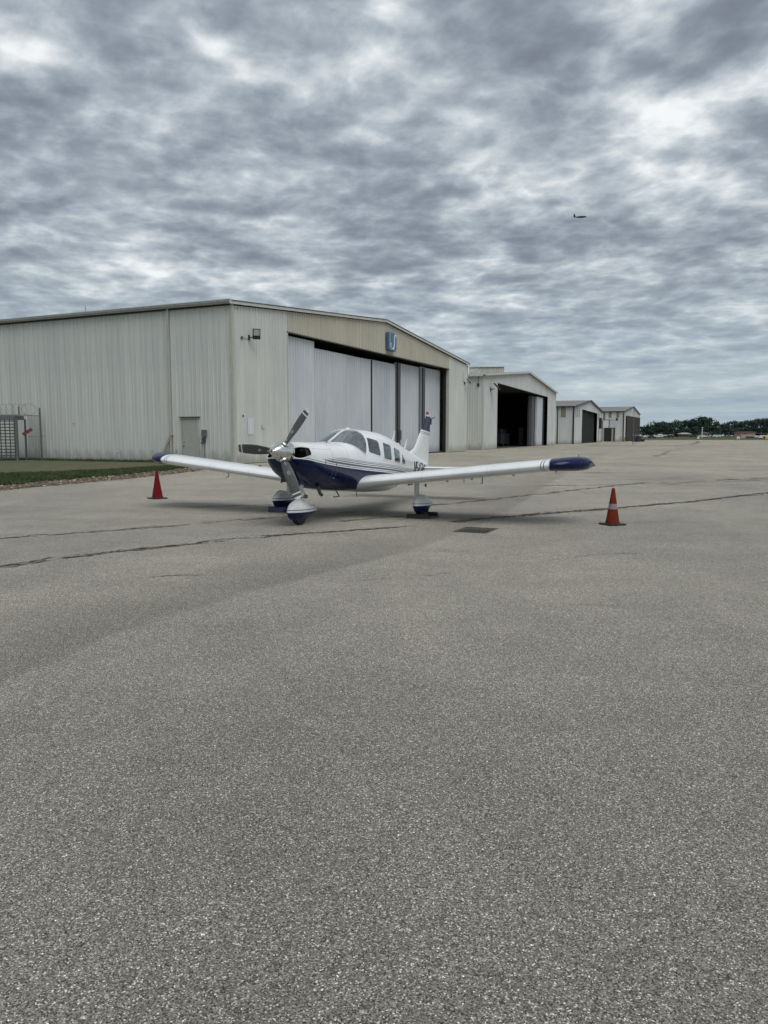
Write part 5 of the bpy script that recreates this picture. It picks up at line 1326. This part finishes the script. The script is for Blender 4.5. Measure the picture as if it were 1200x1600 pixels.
LAND = [(1013, 'beside the last hangar'), (1027, 'behind the leftmost parked cars'), (1036, 'behind the small pale-roofed house'), (1052, 'left of the long low house'),
        (1068, 'behind the long low house'), (1083, 'just right of the long low house'), (1094, 'behind the tall white pole'), (1104, 'behind the small grey house'), (1117, 'left of the tree row gap'), (1131, 'right of the tree row gap'),
        (1145, 'just left of the pinkish building'), (1158, 'behind the left of the pinkish building'), (1172, 'behind the right of the pinkish building'), (1185, 'behind the dark carport'), (1196, 'at the right edge of the view')]
def where(px): return min(LAND, key=lambda q: abs(q[0] - px))[1]
def tx(px, D): return (px - 600) / 1200.0 * D * (1 / 1.0)
# (image-column, height as seen in px above the field edge) of the tree line
prof = [(1006, 16), (1012, 19), (1019, 21), (1026, 19), (1034, 22), (1042, 19), (1050, 21), (1058, 22), (1066, 24), (1074, 22), (1081, 25), (1088, 27), (1095, 27), (1102, 25), (1110, 24), (1117, 21), (1124, 12), (1131, 20), (1138, 22), (1146, 23), (1153, 20), (1160, 22), (1167, 21), (1174, 24), (1182, 25), (1190, 26), (1198, 24), (1208, 25), (1218, 23), (1230, 24), (1243, 22)]
rr_ = random.Random(3); seen_ = {}
def nth(w_):
    seen_[w_] = seen_.get(w_, 0) + 1; return ('first', 'second', 'third', 'fourth', 'fifth', 'sixth', 'seventh', 'eighth')[seen_[w_] - 1]
def lab_(hh, px):
    w_ = where(px); mates = [p_ for p_, _ in prof if p_ < 1204 and where(p_) == w_]
    size = 'tall' if hh >= 24 else ('low' if hh < 19 else 'mid-height')
    side_ = '' if len(mates) == 1 else ((' left' if px == mates[0] else ' right') if len(mates) == 2 else (' left' if px == mates[0] else (' right' if px == mates[-1] else ' middle')))
    return size + ' dark green' + side_ + ' tree ' + w_
for i, (pxx, hh) in enumerate(prof):
    D = TR + rr_.uniform(-12, 30); H_ = hh * D / 1200.0 + 1.0; k_ = rr_.randrange(7); base_h = {0: 13, 1: 14.5, 2: 16, 3: 17.5, 4: 13, 5: 14.5, 6: 16}[k_]
    sc_ = H_ / (base_h * 1.02 + 1)
    tree(tx(pxx, D), D, max(.45, sc_) * 1.02, k_, lab_(hh, pxx) if pxx < 1204 else 'dark green tree in the row beyond the right edge of the view', 1.0)
for i, pxx in enumerate(range(1000, 1260, 8)):                       # darker understorey trees between them
    D = TR - 22 + rr_.uniform(-5, 8); k_ = rr_.randrange(7); tree(tx(pxx + rr_.uniform(-2, 2), D), D, rr_.uniform(.30, .44), k_, ('low bushy tree %s, %s there from the left' % (where(pxx).replace('behind', 'beside'), nth(where(pxx)))) if pxx < 1204 else 'low bushy tree beyond the right edge of the view', .95, 'low trees at the foot of the far tree row')
# more woodland out of frame so that the world goes on
for i in range(26):
    D = TR + rr_.uniform(0, 60); pxx = 1260 + i * 22; tree(tx(pxx, D), D, rr_.uniform(.75, 1.0), rr_.randrange(7), 'dark green tree in the row beyond the right edge of the view')

M_HWALL = simple('house_wall', (.36, .35, .33), .8); M_HROOF = simple('house_roof', (.10, .095, .09), .8); M_PINK = simple('pinkish_wall', (.42, .33, .31), .8, var=.08); M_REDR = simple('red_roof_edge', (.15, .04, .045), .6)
def house(px0, px1, D, h_, label, wm, rm, cat='house', rh=1.2, wn_=3, roof_over=.6):
    x0, x1 = tx(px0, D), tx(px1, D); w_ = x1 - x0; z0 = gz(D)
    b = empty('building', ((x0 + x1) / 2, D, z0), 0, label=label, cat=cat)
    MB().box((0, 4, h_ / 2), (w_, 8, h_)).build('wall', wm, b)
    mb = MB(); mb.add([(-w_ / 2 - roof_over, -.6, h_), (w_ / 2 + roof_over, -.6, h_), (w_ / 2 + roof_over, 8.6, h_), (-w_ / 2 - roof_over, 8.6, h_), (-w_ / 2 + rh, 4, h_ + rh), (w_ / 2 - rh, 4, h_ + rh)], [(0, 1, 5, 4), (2, 3, 4, 5), (1, 2, 5), (3, 0, 4), (0, 3, 2, 1)]); mb.build('roof', rm, b)
    for k_ in range(wn_):
        xx = -w_ / 2 + w_ * (k_ + .5) / wn_; f_ = MB().box((xx, -.04, h_ * .55), (min(1.2, w_ / wn_ * .5), .08, 1.0)).build('window', M_BLACK, b)
    return b
house(1059, 1077.5, 440, 1.6, 'long low house with a pale roof under the far trees', simple('brick_brown', (.16, .11, .10), .8), simple('pale_roof', (.33, .31, .31), .8), wn_=4, rh=.9)
house(1031, 1040, 445, 1.6, 'small pale-roofed house left of the long low house', M_HWALL, simple('pale_roof_b', (.30, .30, .30), .8), wn_=2, rh=1.0)
house(1099, 1106.5, 445, 2.0, 'small grey house right of the white pole', M_HWALL, M_HROOF, wn_=2, rh=.8)
pk = house(1155, 1177.5, 400, 3.0, 'pale pinkish building with a dark red roof edge across the field', M_PINK, M_REDR, 'building', .35, 0, .9)
MB().box((-1.6, -.05, 2.2), (2.2, .1, .25)).build('window', M_BLACK, pk); MB().box((1.5, -.6, .5), (5.0, 1.0, .7)).build('hedge', M_FOL, pk)
cp = empty('carport', (tx(1189, 402), 402, gz(402)), 0, label='dark open carport joined to the right of the pinkish building', cat='carport')
MB().box((.6, 4, 2.45), (10.0, 8, .3)).build('roof', M_HROOF, cp); MB().box((.6, 7.8, 1.2), (10.0, .2, 2.3)).build('back_wall', M_BLACK, cp)
for xx in (-4.2, -1.0, 2.2, 5.4): MB().box((xx, .2, 1.15), (.2, .2, 2.3)).build('post', M_HROOF, cp)
def car(px, D, m, label, L=4.4, h_=1.45, rz=0.0):
    c_ = empty('parked_car', (tx(px, D), D, gz(D)), rz, label=label, cat='car', group='cars parked across the field')
    mb = MB(); hw = .88
    sec_ = [(-L / 2, .45, .75), (-L / 2 + .1, .35, .95), (-L * .2, .3, 1.0), (L * .1, .3, 1.0), (L / 2 - .15, .35, .85), (L / 2, .45, .7)]
    mb.loft([[(x, -hw, a), (x, hw, a), (x, hw, b), (x, -hw, b)] for x, a, b in sec_]); mb.build('body', m, c_, bevel=.05)
    mb = MB(); mb.add([(-L * .38, -.8, .98), (L * .22, -.8, .98), (L * .06, -.68, h_), (-L * .28, -.68, h_), (-L * .38, .8, .98), (L * .22, .8, .98), (L * .06, .68, h_), (-L * .28, .68, h_)], [(0, 1, 2, 3), (4, 7, 6, 5), (1, 5, 6, 2), (0, 3, 7, 4), (3, 2, 6, 7)]); mb.build('cabin', m, c_)
    mb = MB(); mb.box((-.35, -.77, 1.18), (1.9, .04, .28)); mb.box((-.35, .77, 1.18), (1.9, .04, .28)); mb.build('window', M_BLACK, c_)
    for sx in (-L * .31, L * .31):
        for sy in (-.8, .8): wheel(c_, sx, sy, .32, .2)
    return c_
M_CW = simple('white_car_paint', (.60, .61, .62), .3); M_CD = simple('dark_car_paint', (.03, .03, .035), .3)
car(1010, 400, M_CW, 'white car parked farthest left beside the last hangar across the field')
car(1016.5, 396, M_CD, 'black car between two white cars at the left of the far trees')
car(1024.5, 415, M_CW, 'white car between the black car and the small pale-roofed house')
car(1031, 424, M_CW, 'white van-like car in front of the small pale-roofed house', 5.2, 1.9)
car(1040, 424, M_CW, 'low white car just right of the small pale-roofed house')
car(1045.5, 420, M_CD, 'dark car right of the low white car by the far houses')
car(1081, 428, M_CD, 'dark car at the right end of the long low house')
car(1097.5, 424, M_CW, 'white car at the foot of the white pole')
car(1117, 424, M_CW, 'small pale car alone under the gap in the tree row')
car(1183, 395, M_CW, 'white car under the left end of the dark carport')
car(1191, 380, M_CW, 'white pickup-like car behind the yellow airfield sign', 5.2, 1.75)
car(1199, 392, M_CW, 'white car at the right edge of the view under the carport')
wp = empty('pole', (tx(1094.5, 420), 420, gz(420)), 0, label='tall white pole standing against the dark trees', cat='pole')
MB().tube([(0, 0, 0), (0, 0, 5.2)], [.30, .22], 10).build('shaft', M_PTW, wp); MB().lathe([(.34, 0), (.34, .3), (.2, .4)], (0, 0, 5.2), n=10).build('cap', M_PTW, wp)
for pxx, hh, lab in ((1049.5, 4.2, 'thin grey utility pole before the trees left of the long low house'), (1109, 3.2, 'thin grey utility pole right of the small grey house'), (1122.5, 4.6, 'thin grey utility pole under the gap in the tree row'), (1135.5, 3.0, 'short grey utility pole among the trees left of the pinkish building')):
    u_ = empty('utility_pole', (tx(pxx, 425), 425, gz(425)), 0, label=lab, cat='utility pole', group='utility poles before the far trees')
    MB().tube([(0, 0, 0), (0, 0, hh)], [.13, .09], 8).build('shaft', M_GALV, u_); MB().bar((-.8, 0, hh - .3), (.8, 0, hh - .3), .08, .08).build('crossarm', M_GALV, u_)
def airfield_sign(px, D, w_, h_, m, label, blk=True, mk=None):
    a = empty('airfield_sign', (tx(px, D), D, terr(0, D) + .02), 0, label=label, cat='airfield sign', group='airfield signs on the grass')
    MB().box((0, 0, .45 + h_ / 2), (w_, .25, h_)).build('panel', m, a, bevel=.02)
    for sx in (-w_ * .35, w_ * .35): MB().box((sx, 0, .23), (.12, .12, .46)).build('leg', M_GALV, a)
    if mk: mk(a)
airfield_sign(1089, 322, 1.0, 1.0, M_PTW, 'white airfield marker board with a dark edge below the white pole', mk=lambda a: MB().box((.42, -.14, .95), (.18, .03, .7)).build('stripe', M_STEELDK, a))
airfield_sign(1151, 322, 1.25, 1.0, M_PTW, 'white airfield marker board below the left end of the pinkish building', mk=lambda a: MB().box((.1, -.14, .85), (.3, .03, .35)).build('mark', M_STEELDK, a))
M_YEL = simple('sign_yellow', (.52, .36, .03), .5)
def mk_y(a):
    MB().box((-1.25, -.14, .90), (.75, .03, .85)).build('black_panel', M_BLACK, a)
    MB().box((1.5, -.14, .90), (.9, .03, .3)).build('arrow_shaft', M_BLACK, a)
    MB().add([(2.2, -.16, .90), (1.8, -.16, 1.2), (1.8, -.16, .6), (2.2, -.13, .90), (1.8, -.13, 1.2), (1.8, -.13, .6)], [(0, 1, 2), (3, 5, 4), (0, 3, 4, 1), (1, 4, 5, 2), (2, 5, 3, 0)]).build('arrow_head', M_BLACK, a)
airfield_sign(1196, 321, 3.6, 1.0, M_YEL, 'yellow and black airfield direction sign at the right edge of the view', mk=mk_y)

S.render.engine = 'CYCLES'
S.cycles.max_bounces = 8; S.cycles.transparent_max_bounces = 12
